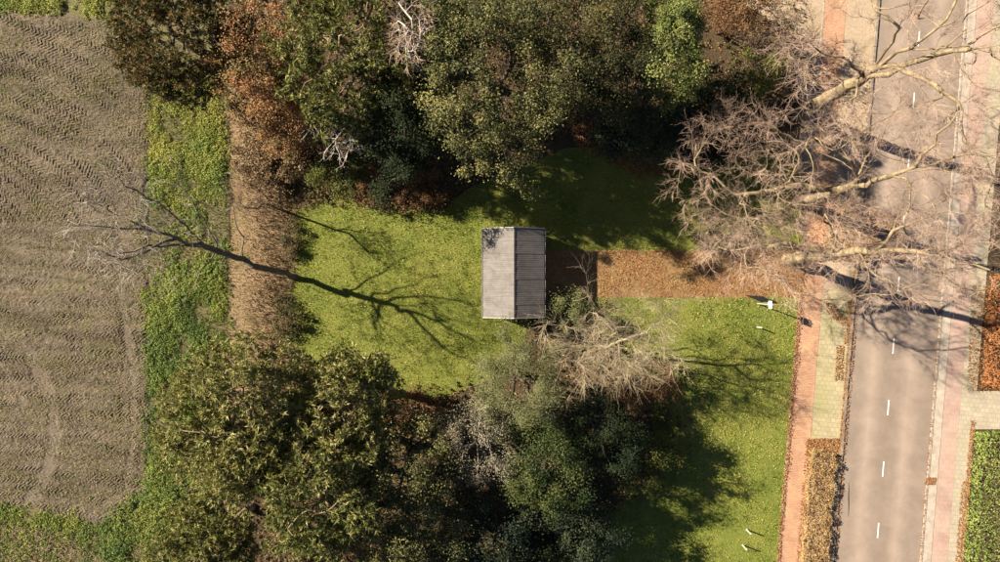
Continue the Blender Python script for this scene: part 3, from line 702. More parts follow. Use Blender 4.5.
def bare(name, label, cat, polys, targets, rb, rt, bark, twig, k=5, tl=0.55, tr=0.011, levels=2, group=None, seed=None, up=0.15, spread=0.8, droop=0.0, zmin=1.5, kids=3, wob=0.06, gup=0.0, fl=0.45):
    TREE_N[0] += 1; rng = np.random.default_rng(seed or 500 + TREE_N[0])
    base = np.asarray(polys[0][0], float).copy(); base[2] = 0; e = empty(name, base, label, cat, group)
    sk = Skeleton(polys, rng); sk.fl = fl; sk.flm = max(fl, 0.7); sk.grow(targets, zmin=zmin, wob=wob, up=gup); sk.radii(rb, rt)
    v, f = sk.mesh(); obj('trunk', mesh_np('trunk', v - base, f, M[bark], smooth=True), e)
    A = np.array(sk.pos); D = np.array(sk.dir); thin = np.where(sk.r < rt * 2.6)[0]
    (v, f), _ = spray(A[thin], D[thin], k, tl, tr, rng, levels, up, spread, droop, kids)
    v[:, 2] = np.maximum(v[:, 2], 0.02)
    obj('twigs', mesh_np('twigs', v - base, f, M[twig]), e)
    return e

# ------------------------------------------------------------------ the shed
def build_shed():
    x0, x1, y0, y1 = -1.06, 2.76, -2.25, 3.25; ze, zr = 2.42, 3.36; xm = (x0 + x1) / 2
    e = empty('shed', (xm, (y0 + y1) / 2, 0), 'small shed with corrugated pitched roof at the head of the leafy driveway', 'shed')
    O = np.array([xm, (y0 + y1) / 2, 0])
    m, nt, b = new_mat('weathered_fibre_cement'); p = pos_of(nt)
    n1 = noise(nt, 1.3, 6, 0.7, p, 0.5); r1 = ramp(nt, [(0.25, (0.10, 0.088, 0.077)), (0.55, (0.165, 0.15, 0.135)), (0.8, (0.21, 0.195, 0.178))]); nt.links.new(n1.outputs[0], r1.inputs[0])
    mp = nt.nodes.new('ShaderNodeMapping'); mp.inputs['Scale'].default_value = (0.7, 9.0, 1); nt.links.new(p, mp.inputs['Vector'])
    n2 = noise(nt, 1.0, 4, 0.7, mp.outputs[0]); r2 = ramp(nt, [(0.35, (0.80, 0.78, 0.76)), (0.65, (1.06, 1.06, 1.06))]); nt.links.new(n2.outputs[0], r2.inputs[0])
    nt.links.new(mixc(nt, r1.outputs[0], r2.outputs[0], 1.0, 'MULTIPLY'), b.inputs['Base Color']); b.inputs['Roughness'].default_value = 0.85; b.inputs['Specular IOR Level'].default_value = 0.2
    wood = plain_mat('dark_stained_boards', (0.06, 0.042, 0.03), 0.8, 0.3, 3); trim = plain_mat('pale_metal_trim', (0.36, 0.34, 0.31), 0.5, 0.12, 4); doorm = plain_mat('green_painted_door', (0.05, 0.075, 0.05), 0.6, 0.2, 3); iron = plain_mat('dark_iron', (0.03, 0.03, 0.03), 0.5, 0.2, 6)
    # walls with gables, boarded
    wx0, wx1, wy0, wy1 = x0 + 0.16, x1 - 0.16, y0 + 0.14, y1 - 0.14
    zt = ze + (wx0 - x0) * (zr - ze) / (xm - x0) - 0.05
    v = [(wx0, wy0, 0), (wx1, wy0, 0), (wx1, wy1, 0), (wx0, wy1, 0), (wx0, wy0, zt), (wx1, wy0, zt), (wx1, wy1, zt), (wx0, wy1, zt), (xm, wy0, zr - 0.08), (xm, wy1, zr - 0.08)]
    f = [(0, 1, 5, 8, 4), (1, 2, 6, 5), (2, 3, 7, 9, 6), (3, 0, 4, 7), (4, 8, 9, 7), (8, 5, 6, 9)]
    wall = obj('wall', pydata('wall', np.array(v) - O, f, wood), e)
    vs, fs = [], []
    def addbox(*a):
        vv, ff = box_vf(*a); o_ = len(vs); vs.extend(vv); fs.extend([tuple(i + o_ for i in q) for q in ff])
    n = 18
    for i in range(n):
        a = wx0 + (wx1 - wx0) * i / n + 0.012; b2 = wx0 + (wx1 - wx0) * (i + 1) / n - 0.012
        h = min(zt + min(a - wx0, wx1 - b2) * (zr - ze) / (xm - x0), zr) - 0.04
        addbox(a, b2, wy0 - 0.02, wy0 - 0.001, 0.05, h); addbox(a, b2, wy1 + 0.001, wy1 + 0.02, 0.05, h)
    n = 26
    for i in range(n):
        a = wy0 + (wy1 - wy0) * i / n + 0.012; b2 = wy0 + (wy1 - wy0) * (i + 1) / n - 0.012
        addbox(wx0 - 0.02, wx0 - 0.001, a, b2, 0.05, zt - 0.03)
        if b2 < -0.9 or a > 1.95: addbox(wx1 + 0.001, wx1 + 0.02, a, b2, 0.05, zt - 0.03)
    bo = obj('cladding', pydata('cladding', np.array(vs) - O, fs, wood), e)
    for ya, yb in ((-0.85, 0.51), (0.53, 1.89)):
        d = box('door', wx1 + 0.002 - O[0], wx1 + 0.05 - O[0], ya - O[1], yb - O[1], 0.06, 2.15, doorm, e)
        hy = yb - 0.12 if ya < 0 else ya + 0.12
        box('handle', wx1 + 0.051 - O[0], wx1 + 0.09 - O[0], hy - 0.02 - O[1], hy + 0.02 - O[1], 0.98, 1.14, iron, d)
    # corrugated sheets, seven a side, lapped
    nsh = 7; wy = (y1 - y0) / nsh; amp, pitch = 0.004, 0.13
    for side in (-1, 1):
        for i in range(nsh):
            ya = y0 + wy * i; yb = ya + wy + (0.10 if i < nsh - 1 else 0)
            ny = int((yb - ya) / pitch * 6) + 1
            yy = np.linspace(ya, yb, ny); cz = amp * np.sin((yy - y0) * 2 * np.pi / pitch) + 0.004 * (i % 2) + 0.010 * np.clip((yy - (yb - 0.1)) / 0.1, 0, 1) * 0
            lift = 0.030 + 0.016 * np.linspace(1, 0, ny)
            xe = x0 if side < 0 else x1
            rowsv = []
            for (xx, zz) in ((xe, ze), (xm + side * 0.02, zr)):
                for th in (0, -0.009):
                    rowsv.append(np.stack([np.full(ny, xx), yy, zz + lift + cz + th], 1))
            V = np.concatenate(rowsv) - O      # order: eave top, eave low, ridge top, ridge low
            I = np.arange(ny)
            def qd(a, b2, flip=False):
                q_ = np.stack([I[:-1] + a * ny, I[1:] + a * ny, I[1:] + b2 * ny, I[:-1] + b2 * ny], 1)
                return q_[:, ::-1] if flip else q_
            fl = side < 0
            F = np.concatenate([qd(0, 2, not fl), qd(1, 3, fl), qd(0, 1, fl), qd(2, 3, not fl)])
            obj('roof_sheet', mesh_np('roof_sheet', V, F, m, smooth=False), e)
    # ridge cap, verge trims, gutters
    v = []; 
    for yy in (y0 - 0.02, y1 + 0.02):
        v += [(xm - 0.09, yy, zr + 0.022), (xm, yy, zr + 0.075), (xm + 0.09, yy, zr + 0.022), (xm, yy, zr + 0.04)]
    obj('ridge_cap', pydata('ridge_cap', np.array(v) - O, [(0, 4, 5, 1), (1, 5, 6, 2), (2, 6, 7, 3), (3, 7, 4, 0), (0, 1, 2, 3), (7, 6, 5, 4)], m), e)
    for yy in (y0 - 0.045, y1 + 0.005):
        for side in (-1, 1):
            xe = x0 - 0.01 if side < 0 else x1 + 0.01
            v = []
            for y_ in (yy, yy + 0.04):
                v += [(xe, y_, ze - 0.10), (xm + side * 0.003, y_, zr - 0.10), (xm + side * 0.003, y_, zr + 0.085), (xe, y_, ze + 0.085)]
            obj('barge_board', pydata('barge_board', np.array(v) - O, [(0, 1, 2, 3), (7, 6, 5, 4), (0, 4, 5, 1), (1, 5, 6, 2), (2, 6, 7, 3), (3, 7, 4, 0)], trim), e)
    for side in (-1, 1):
        xe = (x0 - 0.02) if side < 0 else (x1 + 0.02)
        prof = [(math.cos(a) * 0.055, -math.sin(a) * 0.055) for a in np.linspace(0, math.pi, 9)] + [(math.cos(a) * 0.042, -math.sin(a) * 0.042) for a in np.linspace(math.pi, 0, 9)]
        nP = len(prof); v = [(xe + a, yy, ze - 0.005 + c_) for yy in (y0, y1) for a, c_ in prof]
        f = [(i, (i + 1) % nP, nP + (i + 1) % nP, nP + i) for i in range(nP)]
        obj('gutter', pydata('gutter', np.array(v) - O, f, trim), e)
build_shed()

# ------------------------------------------------------------------ sign, posts, dark slab
def lathe(name, prof, n, mat, parent, off=(0, 0, 0)):
    v = [(off[0] + r_ * math.cos(2 * math.pi * i / n), off[1] + r_ * math.sin(2 * math.pi * i / n), off[2] + z_) for r_, z_ in prof for i in range(n)]
    f = [(j * n + i, j * n + (i + 1) % n, (j + 1) * n + (i + 1) % n, (j + 1) * n + i) for j in range(len(prof) - 1) for i in range(n)]
    f += [tuple(reversed(range(n))), tuple((len(prof) - 1) * n + i for i in range(n))]
    return obj(name, pydata(name, v, f, mat), parent)
steel = plain_mat('galvanised_steel', (0.50, 0.48, 0.44), 0.45, 0.15, 5, 0.3); white = plain_mat('white_enamel', (0.82, 0.82, 0.80), 0.4, 0.04, 6)
black = plain_mat('black_slab', (0.012, 0.012, 0.011), 0.7, 0.3, 5); dark_red = plain_mat('post_band', (0.25, 0.22, 0.18), 0.6)
postm = plain_mat('weathered_white_paint', (0.55, 0.50, 0.40), 0.6, 0.25, 8)
b0 = P(757.5, 303.6)
sg = empty('traffic_sign', b0, 'white rectangular sign on a tall thin post beside the driveway mouth', 'sign')
lathe('post', [(0.035, -0.1), (0.035, 2.45), (0.02, 2.47)], 10, steel, sg)
bx_ = box('panel', -0.075, -0.045, -0.24, 0.24, 1.98, 2.44, white, sg)
for z_ in (2.08, 2.34): box('clamp', -0.044, 0.045, -0.05, 0.05, z_ - 0.02, z_ + 0.02, steel, sg)
posts = [((757.2, 327), 'short white marker post on the lawn below the tall sign'), ((746.5, 529.3), 'upper of two short white posts low on the lawn beside the footpath'), ((742.5, 544.8), 'lower of two short white posts low on the lawn beside the footpath')]
for (q_, lb) in posts:
    pe = empty('marker_post', P(*q_), lb, 'post', 'white marker posts on the lawn')
    lathe('shaft', [(0.05, -0.1), (0.045, 0.62), (0.045, 0.74)], 8, postm, pe)
    lathe('cap', [(0.05, 0.741), (0.05, 0.77), (0.02, 0.80)], 8, postm, pe)
    lathe('reflector_band', [(0.049, 0.52), (0.049, 0.60)], 8, dark_red, pe)
base = P(757, 298.5)
pts = [(744.6, 295.0), (753, 295.7), (762.2, 296.2), (766, 298.2), (775, 301.2), (775.5, 303.2), (768.5, 302.0), (762, 300.8), (759, 301.2), (752, 298.2)]
pts = [P(a, b_) - base for a, b_ in pts]
v = [(a[0], a[1], 0.10 + 0.012 * i % 0.03) for i, a in enumerate(pts)] + [(a[0], a[1], 0.03) for a in pts]
n = len(pts); f = [tuple(reversed(range(n))), tuple(range(n, 2 * n))] + [(i, (i + 1) % n, n + (i + 1) % n, n + i) for i in range(n)]
bd = obj('dark_slab', pydata('dark_slab', v, f, black), None, base)  # unidentified dark shape, built as a flat black wedge
tag(bd, 'unidentified black wedge shaped slab lying at the driveway edge beside the tall sign', 'board')

# ------------------------------------------------------------------ hedges
def hedge(name, label, x0, x1, y0, y1, h, mat, n, leaf=0.08, stem='twig_brown', bump=0.12, tones=0.5, seed=9):
    """clipped hedge between two road-parallel lines"""
    rng = np.random.default_rng(seed)
    c0_ = P(rx((x0 + x1) / 2, (y0 + y1) / 2), (y0 + y1) / 2); hw = (x1 - x0) / K / 2; hl = abs(y1 - y0) / K / 2
    e = empty(name, c0_, label, 'hedge')
    area = np.array([4 * hw * hl, 4 * hl * h, 4 * hw * h]); w = area / area.sum()
    s = rng.choice(3, n, p=w); u = rng.random((n, 2)) * 2 - 1; sg_ = np.where(rng.random(n) < 0.5, -1, 1)
    A = np.zeros((n, 3)); N = np.zeros((n, 3))
    k = s == 0; A[k] = np.stack([u[k, 0] * hw, u[k, 1] * hl, np.full(k.sum(), h)], 1); N[k] = (0, 0, 1)
    k = s == 1; A[k] = np.stack([sg_[k] * hw, u[k, 0] * hl, (u[k, 1] * 0.5 + 0.5) * h], 1); N[k] = np.stack([sg_[k], 0 * sg_[k], 0.4 + 0 * sg_[k]], 1)
    k = s == 2; A[k] = np.stack([u[k, 0] * hw, sg_[k] * hl, (u[k, 1] * 0.5 + 0.5) * h], 1); N[k] = np.stack([0 * sg_[k], sg_[k], 0.4 + 0 * sg_[k]], 1)
    dep = (fbm(A[:, 0] * 2.2 + A[:, 2], A[:, 1] * 2.2, seed) - 0.45) * 2 * bump - rng.random(n) ** 2 * 0.22
    A = A + N * dep[:, None]; A[:, 2] = np.maximum(A[:, 2], 0.05)
    tone = np.clip(tones + 0.9 * (fbm(A[:, 0] * 1.6, A[:, 1] * 1.6, seed + 3) - 0.5) + rng.normal(0, 0.2, n), 0, 1)
    v, f = quads_leaf(A, N * 0.5 + np.array([0, 0, 0.45]) + rng.normal(0, 0.5, (n, 3)), leaf, leaf * 0.62, rng)
    R = np.array([[RN[0], -RD[0], 0], [RN[1], -RD[1], 0], [0, 0, 1.0]])
    obj('foliage', mesh_np('foliage', v @ R.T, f, M[mat], np.repeat(tone, 4)), e)
    ns = int(hl * 2 * 7) * 2
    b_ = np.stack([(rng.random(ns) * 2 - 1) * hw * 0.6, (rng.random(ns) * 2 - 1) * hl * 0.97, np.full(ns, -0.05)], 1)
    t = b_ + rng.normal(0, 0.12, (ns, 3)); t[:, 2] = h * (0.75 + 0.2 * rng.random(ns))
    p1 = tubes(b_, t, np.full(ns, 0.018), np.full(ns, 0.008), 4)
    nb = ns * 4; i = np.repeat(np.arange(ns), 4); fr = 0.25 + 0.7 * rng.random(nb); bb = b_[i] + (t[i] - b_[i]) * fr[:, None]
    d = norm(rng.normal(0, 1, (nb, 3)) + np.array([0, 0, 0.6])) * (0.30 * hw / 0.6 + 0.12)
    tt = bb + d; tt[:, 2] = np.clip(tt[:, 2], 0.05, h * 0.98); tt[:, 0] = np.clip(tt[:, 0], -hw * 0.95, hw * 0.95)
    p2 = tubes(bb, tt, np.full(nb, 0.008), np.full(nb, 0.004), 3)
    v, f = join([p1, p2]); obj('stems', mesh_np('stems', v @ R.T, f, M[stem]), e)
hedge('beech_hedge', 'low golden brown hedge between the brick footpath and the road', 810.5, 834.5, 450, 680, 0.55, 'beech', 20000, 0.095, bump=0.30, seed=11)
hedge('lime_hedge', 'bright lime green clipped hedge in the lower right corner', 974, 1075, 434, 680, 1.15, 'lime', 20000, 0.12, bump=0.3, tones=0.5, seed=13)
hedge('copper_hedge', 'orange brown hedge at the right edge above the grey crossing', 977, 1070, 280, 388, 1.25, 'orange', 12000, 0.11, bump=0.38, seed=15, tones=0.4)

# ------------------------------------------------------------------ bare trees
rngT = np.random.default_rng(77)
def crown_pts(c, r, n, **k): return ellipsoid_pts(np.asarray(c, float), r, n, rngT, **k)
# leaning tree at the west edge of the lawn
bL = P(297, 277)
fork = np.array([-16.8, 1.96, 6.0])
polyL = [[bL - [0, 0, 0.2], bL + [-1.1, 0.45, 2.1], bL + [-2.3, 1.1, 4.1], fork, (-17.8, 2.5, 8.4), (-18.9, 2.6, 10.9), (-19.8, 2.56, 13)],
         [fork, (-17.5, 3.4, 7.9), (-18.2, 4.3, 9.8), (-18.6, 4.96, 11.6)],
         [bL + [-2.9, 1.4, 5.0], (-16.5, 3.4, 6.8), (-16.9, 5.0, 8.4), (-17.0, 6.4, 9.6)],
         [(-17.5, 2.4, 7.6), (-18.4, 1.5, 9.4), (-19.2, 0.9, 11.2)],
         [bL + [-3.0, 1.5, 5.3], (-17.0, 0.7, 6.0), (-17.6, -0.8, 6.4)],
         [fork, (-18.8, 1.9, 7.2), (-20.4, 1.5, 8.2), (-21.4, 1.3, 9.0)],
         [(-18.4, 2.6, 9.8), (-19.8, 3.6, 10.4), (-21.0, 4.4, 11.0)],
         [bL + [-2.0, 1.0, 3.6], (-15.4, 3.0, 4.8), (-15.4, 4.8, 6.0), (-15.2, 6.0, 7.0)]]
tg = np.concatenate([crown_pts((-18.3, 2.9, 9.0), (3.2, 3.8, 3.4), 110), crown_pts((-20.0, 2.0, 8.8), (2.2, 2.2, 1.6), 20), crown_pts((-18.9, 3.1, 11.4), (2.2, 2.8, 1.7), 70)])
bare('bare_tree', 'leaning leafless tree with pale twigs between the field and the lawn', 'tree', polyL, tg, 0.175, 0.013, 'bark_lean', 'twig_grey', k=1, tl=0.8, tr=0.010, levels=2, up=0.2, kids=4, zmin=3.4, fl=0.75, seed=901)
# three big roadside trees
A0 = P(797, 114)
polyA = [[P(797, 114, -0.2), P(828, 97, 4), P(858, 82, 6.6), P(885, 62, 9), P(922, 40, 11), P(955, 22, 12.5)],
         [P(870, 73, 7.7), P(893, 42, 10.2), P(900, 28, 11.5), P(880, 18, 12)],
         [P(862, 80, 7), P(888, 75, 8.6), P(935, 55, 10.4), P(985, 45, 11.5)],
         [P(846, 88, 5.6), P(862, 72, 7.6), P(848, 60, 8.8), P(820, 52, 9.4)],
         [P(880, 66, 8.6), P(905, 72, 9.6), P(935, 85, 10.4)],
         [P(905, 50, 10), P(945, 48, 11.5), P(990, 20, 12.5)]]
tA = np.concatenate([crown_pts((20.5, 11.5, 10), (7.0, 6.5, 4.2), 170), crown_pts((25.0, 9.5, 10.8), (4.2, 5.5, 2.4), 90)])
bare('bare_tree', 'topmost of the three bare roadside trees, thick pale trunk leaning to upper right', 'tree', polyA, tA, 0.37, 0.010, 'bark_oak', 'twig_pink', fl=0.22, k=6, tl=0.76, tr=0.006, levels=2, group='bare trees along the road', zmin=4.5, seed=911)
polyB = [[P(798, 203, -0.2), P(820, 198, 3), P(838, 191, 5.4), P(872, 181, 8), P(902, 172, 9.5), P(935, 145, 11), P(958, 112, 12.3)],
         [P(902, 172, 9.5), P(950, 172, 11), P(1000, 168, 12)],
         [P(895, 174, 9.2), P(928, 198, 10.6), P(946, 232, 11.6)],
         [P(838, 191, 5.4), P(795, 186, 6.4), P(735, 195, 7.2), P(702, 172, 7.6)],
         [P(825, 197, 3.9), P(782, 212, 5.6), P(742, 222, 6.8), P(712, 240, 7.2)],
         [P(860, 184, 7.1), P(850, 160, 9), P(815, 140, 10)]]
tB = np.concatenate([crown_pts((19.0, 5.2, 9.2), (8.0, 5.5, 4.6), 190), crown_pts((13.2, 6.0, 7.4), (4.2, 4.4, 2.6), 140)])
bare('bare_tree', 'middle of the three bare roadside trees, spreading pinkish twigs over the shaded lawn', 'tree', polyB, tB, 0.37, 0.010, 'bark_oak', 'twig_pink', fl=0.22, k=5, tl=0.68, tr=0.006, levels=2, group='bare trees along the road', zmin=3.4, seed=921)
polyC = [[P(787, 259, -0.2), P(812, 257, 3.4), P(834, 254, 6), P(857, 250, 7.5), P(890, 250, 9), P(940, 256, 11), P(990, 270, 12)],
         [P(868, 250, 8), P(905, 226, 10), P(936, 214, 11.5)],
         [P(834, 254, 6), P(790, 243, 6.8), P(738, 250, 7)],
         [P(857, 250, 7.5), P(875, 275, 9), P(905, 292, 10.2)],
         [P(840, 253, 6.4), P(830, 225, 8), P(800, 205, 9)]]
tC = np.concatenate([crown_pts((19.6, 1.6, 9.2), (7.2, 3.6, 4.2), 150), crown_pts((13.6, 2.0, 6.6), (3.4, 2.2, 2.2), 80), crown_pts((24.8, 2.4, 10.6), (4.0, 3.6, 2.2), 70)])
bare('bare_tree', 'lowest of the three bare roadside trees, trunk standing beside the driveway mouth', 'tree', polyC, tC, 0.37, 0.010, 'bark_oak', 'twig_pink', fl=0.22, k=6, tl=0.72, tr=0.006, levels=2, group='bare trees along the road', zmin=4.0, seed=931)
# beige bare tree south-east of the shed
bB = P(600, 347)
polyb = [[bB - [0, 0, 0.2], bB + [0.1, 0.1, 1.4], P(612, 345, 4), P(622, 338, 7.4)],
         [bB + [0, 0, 0.8], P(638, 335, 4.2), P(668, 318, 6), P(690, 300, 6.8)],
         [bB + [0, 0, 1.0], P(628, 320, 5), P(650, 308, 6.8), P(664, 300, 7.6)],
         [bB + [0, 0, 1.0], P(595, 320, 4), P(588, 296, 6), P(586, 274, 7)],
         [bB + [0, 0, 1.1], P(575, 330, 4), P(556, 322, 5), P(542, 316, 5.4)],
         [bB + [0, 0, 0.9], P(652, 350, 4.4), P(680, 358, 6.2)],
         [bB + [0, 0, 1.1], P(585, 352, 4), P(575, 375, 5), P(570, 395, 5)],
         [bB + [0, 0, 1.1], P(615, 365, 4), P(632, 385, 5)]]
tb = crown_pts(P(616, 340, 5.2), (4.2, 2.8, 2.4), 170, zlo=-0.35, shell=0.3)
bare('bare_tree', 'beige leafless tree with drooping tangled branches just right of the shed', 'tree', polyb, tb, 0.16, 0.008, 'twig_beige', 'twig_beige', k=5, tl=0.95, tr=0.0065, levels=2, droop=0.25, zmin=0.8, up=0.0, spread=0.5, fl=0.65, seed=941)
b1 = P(575, 408)
bare('dead_sapling', 'small pale dead sapling below the beige bare tree', 'tree', [[b1 - [0, 0, 0.1], P(580, 405, 2), P(590, 400, 3.2)], [P(580, 405, 2), P(596, 412, 3.4), P(608, 418, 3.8)], [P(580, 405, 2), P(570, 420, 3.2), P(572, 436, 3.6)]],
     crown_pts(P(582, 412, 3.4), (1.5, 1.4, 0.7), 34), 0.06, 0.012, 'twig_grey', 'twig_grey', k=3, tl=0.4, tr=0.009, zmin=0.8, seed=951)
b2 = P(372, 118)
bare('dead_tree', 'dead grey branches fanning out beside the orange leaved sapling', 'tree', [[b2 - [0, 0, 0.1], P(370, 112, 4.5), P(356, 110, 7.4)], [P(370, 112, 4.5), P(345, 128, 7.0), P(328, 148, 6.8)], [P(356, 110, 7.4), P(330, 118, 8), P(312, 128, 8)], [P(362, 112, 6.4), P(358, 135, 7), P(343, 165, 6.4)]],
     crown_pts(P(342, 133, 7.2), (1.5, 1.5, 0.7), 40), 0.12, 0.014, 'deadwood', 'deadwood', k=3, tl=0.5, tr=0.010, zmin=2, seed=961)
b3 = P(287, 212)
bare('bare_sapling', 'thin bare sapling on the brown strip above the leaning tree', 'tree', [[b3 - [0, 0, 0.1], P(275, 208, 2.2), P(258, 200, 4)], [P(275, 208, 2.2), P(262, 192, 3.8), P(240, 180, 5)], [P(270, 206, 2.8), P(245, 208, 4.4), P(228, 200, 5)]],
     crown_pts(P(250, 197, 4.3), (1.3, 1.2, 0.9), 40), 0.07, 0.010, 'bark_dark', 'twig_brown', k=4, tl=0.5, tr=0.008, zmin=1, seed=971)
b4 = P(452, 130)
bare('birch_tree', 'brown twigged birch with white upper branches between pine and olive oak', 'tree', [[P(432, 120, -0.2), P(424, 80, 7), P(412, 58, 10), P(412, 20, 12)], [P(412, 58, 10), P(408, 45, 11), P(404, 25, 12)], [P(412, 58, 10), P(420, 40, 11), P(428, 28, 12)]],
     crown_pts(P(410, 30, 11.4), (1.0, 1.7, 1.0), 80), 0.13, 0.014, 'deadwood', 'twig_pink', k=4, tl=0.45, tr=0.010, zmin=6, seed=981)

# ------------------------------------------------------------------ wood above the lawn
GT = 'trees of the wood above the lawn'; GB = 'trees of the wood below the lawn'
pine('pine_tree', 'rusty tinted pine in the upper left corner over the field edge', (183, 40, 8), (3.6, 3.4, 2.6), 'pine_rust', 520, tones=0.5, group=GT)
pine('pine_tree', 'broad green pine at the top right of the orange leaved tree', (347, 48, 9), (3.6, 4.2, 2.8), 'pine', 560, tones=0.42, group=GT)
leafy('copper_tree', 'orange copper leaved tree between two pines at the top left', 'tree', (262, 74, 7.6), (2.3, 3.4, 2.6), 'copper', tones=0.66, clusters=85, per=170, leaf=0.12, group=GT)
leafy('orange_sapling', 'slim bright orange leaved sapling below the broad green pine', 'tree', (297, 98, 7.0), (0.5, 1.5, 1.8), 'orange', clusters=16, per=130, leaf=0.12, crad=0.35, group=GT)
leafy('evergreen_tree', 'dark evergreen tree left of the large olive oak', 'tree', (407, 118, 6.6), (2.4, 3.4, 3.2), 'dark', extra=[(-6.9, 5.2, 6.6), (-6.5, 4.6, 6.7), (-6.9, 4.5, 6.2), (-6.3, 5.3, 6.9)], clusters=100, per=180, leaf=0.12, group=GT)  # extra clusters: low bough added to cast dappled shade on the shed roof
leafy('oak_tree', 'largest olive leaved oak, above the shed at the top centre', 'tree', (488, 80, 9.0), (3.9, 5.2, 3.6), 'oak', clusters=250, per=115, leaf=0.125, crad=0.55, tones=0.5, group=GT)
leafy('oak_tree', 'dull brownish olive oak right of the largest oak', 'tree', (563, 50, 8.0), (3.0, 4.0, 3.2), 'olive', clusters=100, per=180, leaf=0.12, group=GT, tones=0.42)  # leaf tone lowered so the colour carries the crown's shade
leafy('oak_tree', 'shaded olive oak left of the glossy holly', 'tree', (612, 50, 7.5), (2.4, 4.2, 3.0), 'olive', clusters=85, per=180, leaf=0.12, group=GT, tones=0.25)  # shade painted into the leaves by an even lower tone
leafy('holly_tree', 'glossy bright green holly at the top, right of centre', 'tree', (672, 48, 8.0), (1.8, 3.0, 3.2), 'holly', clusters=80, per=210, leaf=0.12, crad=0.5, group=GT, tones=0.42)
leafy('laurel_shrub', 'wide blue green laurel above the shaded lawn', 'shrub', (640, 128, 2.6), (3.2, 1.9, 1.9), 'blue', clusters=80, per=170, leaf=0.13, stems=5, part='foliage', group=GT)
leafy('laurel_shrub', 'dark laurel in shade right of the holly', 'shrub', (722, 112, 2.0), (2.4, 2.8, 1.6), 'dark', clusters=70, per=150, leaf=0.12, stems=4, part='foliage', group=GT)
leafy('green_shrub', 'small yellow green shrub under brown twigs near the pale trunk', 'shrub', (762, 72, 2.4), (1.3, 1.5, 1.3), 'yellowgreen', clusters=30, per=140, leaf=0.12, stems=4, part='foliage', crad=0.5, group=GT)
leafy('brown_shrub', 'brown leaved shrub at the top edge right of the holly', 'shrub', (735, 12, 3.5), (2.0, 1.6, 1.8), 'russet', clusters=40, per=120, leaf=0.11, stems=4, part='foliage', group=GT)
s0 = P(785, 62)
bare('twiggy_shrub', 'bare brown twiggy shrub left of the topmost roadside trunk', 'shrub', [[s0 - [0, 0, 0.1], s0 + [0.1, 0.2, 1.6]], [s0, s0 + [-1.2, 0.7, 2.0]], [s0, s0 + [1.0, 0.9, 2.0]], [s0, s0 + [-0.9, -0.9, 1.8]]], crown_pts(P(782, 48, 2.2), (2.6, 2.5, 1.5), 110, zlo=-0.3, shell=0.2), 0.10, 0.013, 'twig_brown', 'twig_pink', k=5, tl=0.5, tr=0.010, zmin=0.3, group=GT, seed=991)
leafy('bramble_shrub', 'olive brown bramble below the copper tree at the wood edge', 'shrub', (268, 158, 0.9), (2.4, 2.0, 0.9), 'bracken', clusters=60, per=110, leaf=0.12, stems=6, part='foliage', crad=0.5, bark='twig_brown', group=GT)
leafy('bramble_shrub', 'yellowish shrub below the dead grey branches', 'shrub', (340, 168, 1.4), (1.9, 1.7, 1.2), 'yellowgreen', clusters=40, per=100, leaf=0.11, stems=6, part='foliage', crad=0.45, bark='twig_brown', group=GT, tones=0.35)
leafy('bramble_shrub', 'reddish brown shrub at the upper edge of the sunny lawn', 'shrub', (398, 186, 1.0), (3.2, 1.35, 1.0), 'russet', clusters=70, per=100, leaf=0.10, stems=7, part='foliage', crad=0.45, bark='twig_brown', group=GT)
leafy('bramble_shrub', 'coppery brown shrub under the copper tree', 'shrub', (290, 128, 2.2), (2.1, 2.0, 1.6), 'copper', clusters=55, per=120, leaf=0.12, stems=5, part='foliage', crad=0.5, bark='twig_brown', group=GT, tones=0.7)
leafy('bramble_shrub', 'low dark bramble on the lawn edge above the leaning trunk', 'shrub', (291, 240, 0.4), (0.55, 1.7, 0.45), 'under', clusters=22, per=80, leaf=0.10, stems=5, part='foliage', crad=0.35, bark='twig_brown')
leafy('bramble_shrub', 'low olive bramble on the lawn edge below the leaning trunk', 'shrub', (288, 318, 0.45), (0.8, 1.9, 0.5), 'under', clusters=32, per=80, leaf=0.10, stems=5, part='foliage', crad=0.38, bark='twig_brown', tones=0.35)
leafy('evergreen_tree', 'dark green tree at the top edge between green pine and largest oak', 'tree', (438, 30, 7), (2.0, 2.6, 2.6), 'greenmix', clusters=70, per=170, leaf=0.12, group=GT, tones=0.4)

# ------------------------------------------------------------------ wood below the lawn
pine('pine_tree', 'large yellow green pine at the lower left beside the weedy verge', (243, 425, 9), (3.9, 4.3, 2.9), 'pine', 820, tones=0.62, group=GB)
pine('pine_tree', 'yellow green pine touching the lower edge of the sunny lawn', (345, 405, 7.5), (3.0, 2.9, 2.4), 'pine', 460, tones=0.66, group=GB)
pine('pine_tree', 'dull green pine with pale trunk at the lower left of the wood', (325, 498, 9), (3.4, 3.2, 2.8), 'pine', 460, tones=0.42, group=GB)
pine('pine_tree', 'pine at the bottom edge left of the others', (205, 548, 7), (2.9, 2.3, 2.2), 'pine', 330, tones=0.45, group=GB)
leafy('russet_shrub', 'russet shrub at the bottom edge right of the pines', 'shrub', (335, 560, 3.5), (2.8, 1.8, 1.6), 'russet', clusters=50, per=110, leaf=0.11, stems=5, part='foliage', group=GB, bark='twig_brown')
leafy('olive_tree', 'dark olive leaved tree in the middle of the lower wood', 'tree', (405, 470, 6.6), (2.9, 3.4, 2.6), 'oak', clusters=110, per=170, leaf=0.11, group=GB, tones=0.42)
leafy('olive_tree', 'mottled olive tree at the bottom edge left of the pale leaved shrub', 'tree', (420, 548, 7), (2.9, 2.3, 2.6), 'oak', clusters=80, per=170, leaf=0.11, group=GB, tones=0.42)
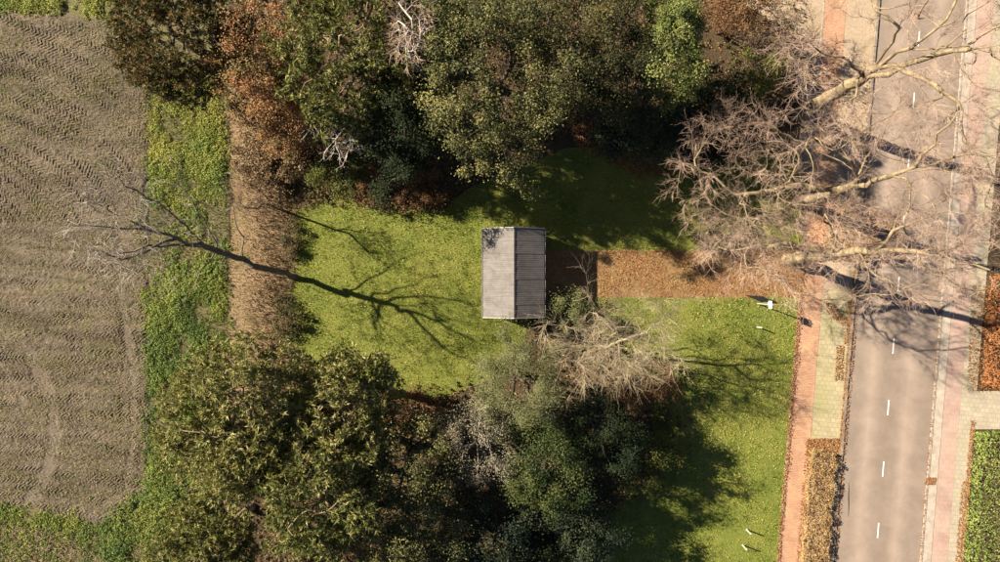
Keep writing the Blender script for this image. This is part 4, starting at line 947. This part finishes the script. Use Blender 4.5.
leafy('brown_shrub', 'reddish brown undergrowth at the lower edge of the sunny lawn', 'shrub', (408, 412, 0.9), (2.8, 1.5, 0.9), 'russet', clusters=60, per=90, leaf=0.10, stems=7, part='foliage', crad=0.45, bark='twig_brown', group=GB)
leafy('pale_shrub', 'pale lichen grey shrub with tiny leaves left of the willow', 'shrub', (475, 440, 5.9), (2.2, 2.9, 1.9), 'pale', clusters=80, per=95, leaf=0.085, stems=6, part='foliage', crad=0.55, bark='twig_grey', group=GB)
leafy('willow_tree', 'fine leaved grey green willow below the shed', 'tree', (520, 385, 5.6), (2.3, 3.0, 2.5), 'willow', clusters=120, per=240, leaf=0.10, aspect=0.35, stems=4, part='crown', crad=0.55, group=GB, tones=0.62)
leafy('green_shrub', 'green shrub touching the lower right corner of the shed', 'shrub', (570, 310, 1.8), (1.7, 1.2, 1.3), 'willow', clusters=36, per=160, leaf=0.10, stems=4, part='foliage', crad=0.45, group=GB, tones=0.3)
leafy('russet_shrub', 'russet shrub under the beige bare tree', 'shrub', (640, 385, 1.6), (2.3, 1.5, 1.3), 'russet', clusters=50, per=110, leaf=0.10, stems=5, part='foliage', crad=0.45, bark='twig_brown', group=GB, tones=0.6)
leafy('green_shrub', 'yellow green shrub at the right tip of the lower wood', 'shrub', (652, 458, 1.5), (2.0, 1.9, 1.3), 'yellowgreen', clusters=45, per=140, leaf=0.11, stems=5, part='foliage', crad=0.5, group=GB, tones=0.35)
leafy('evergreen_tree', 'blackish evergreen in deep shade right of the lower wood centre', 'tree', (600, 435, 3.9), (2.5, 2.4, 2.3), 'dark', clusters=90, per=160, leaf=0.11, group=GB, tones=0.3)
leafy('evergreen_tree', 'mid green evergreen below the willow', 'tree', (545, 468, 5.2), (2.4, 3.0, 2.5), 'greenmix', clusters=90, per=180, leaf=0.11, group=GB, tones=0.25)
leafy('laurel_shrub', 'blue green laurel at the bottom edge right of centre', 'shrub', (572, 528, 3.4), (2.6, 2.0, 2.3), 'blue', clusters=72, per=160, leaf=0.12, stems=5, part='foliage', group=GB)
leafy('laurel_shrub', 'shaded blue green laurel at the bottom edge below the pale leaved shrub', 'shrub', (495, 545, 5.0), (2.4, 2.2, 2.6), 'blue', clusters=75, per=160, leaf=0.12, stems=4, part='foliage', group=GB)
leafy('evergreen_tree', 'dark evergreen cut by the bottom edge below the blue green laurels', 'tree', (525, 592, 5.6), (2.8, 2.2, 2.6), 'dark', clusters=90, per=170, leaf=0.13, group=GB, tones=0.5)
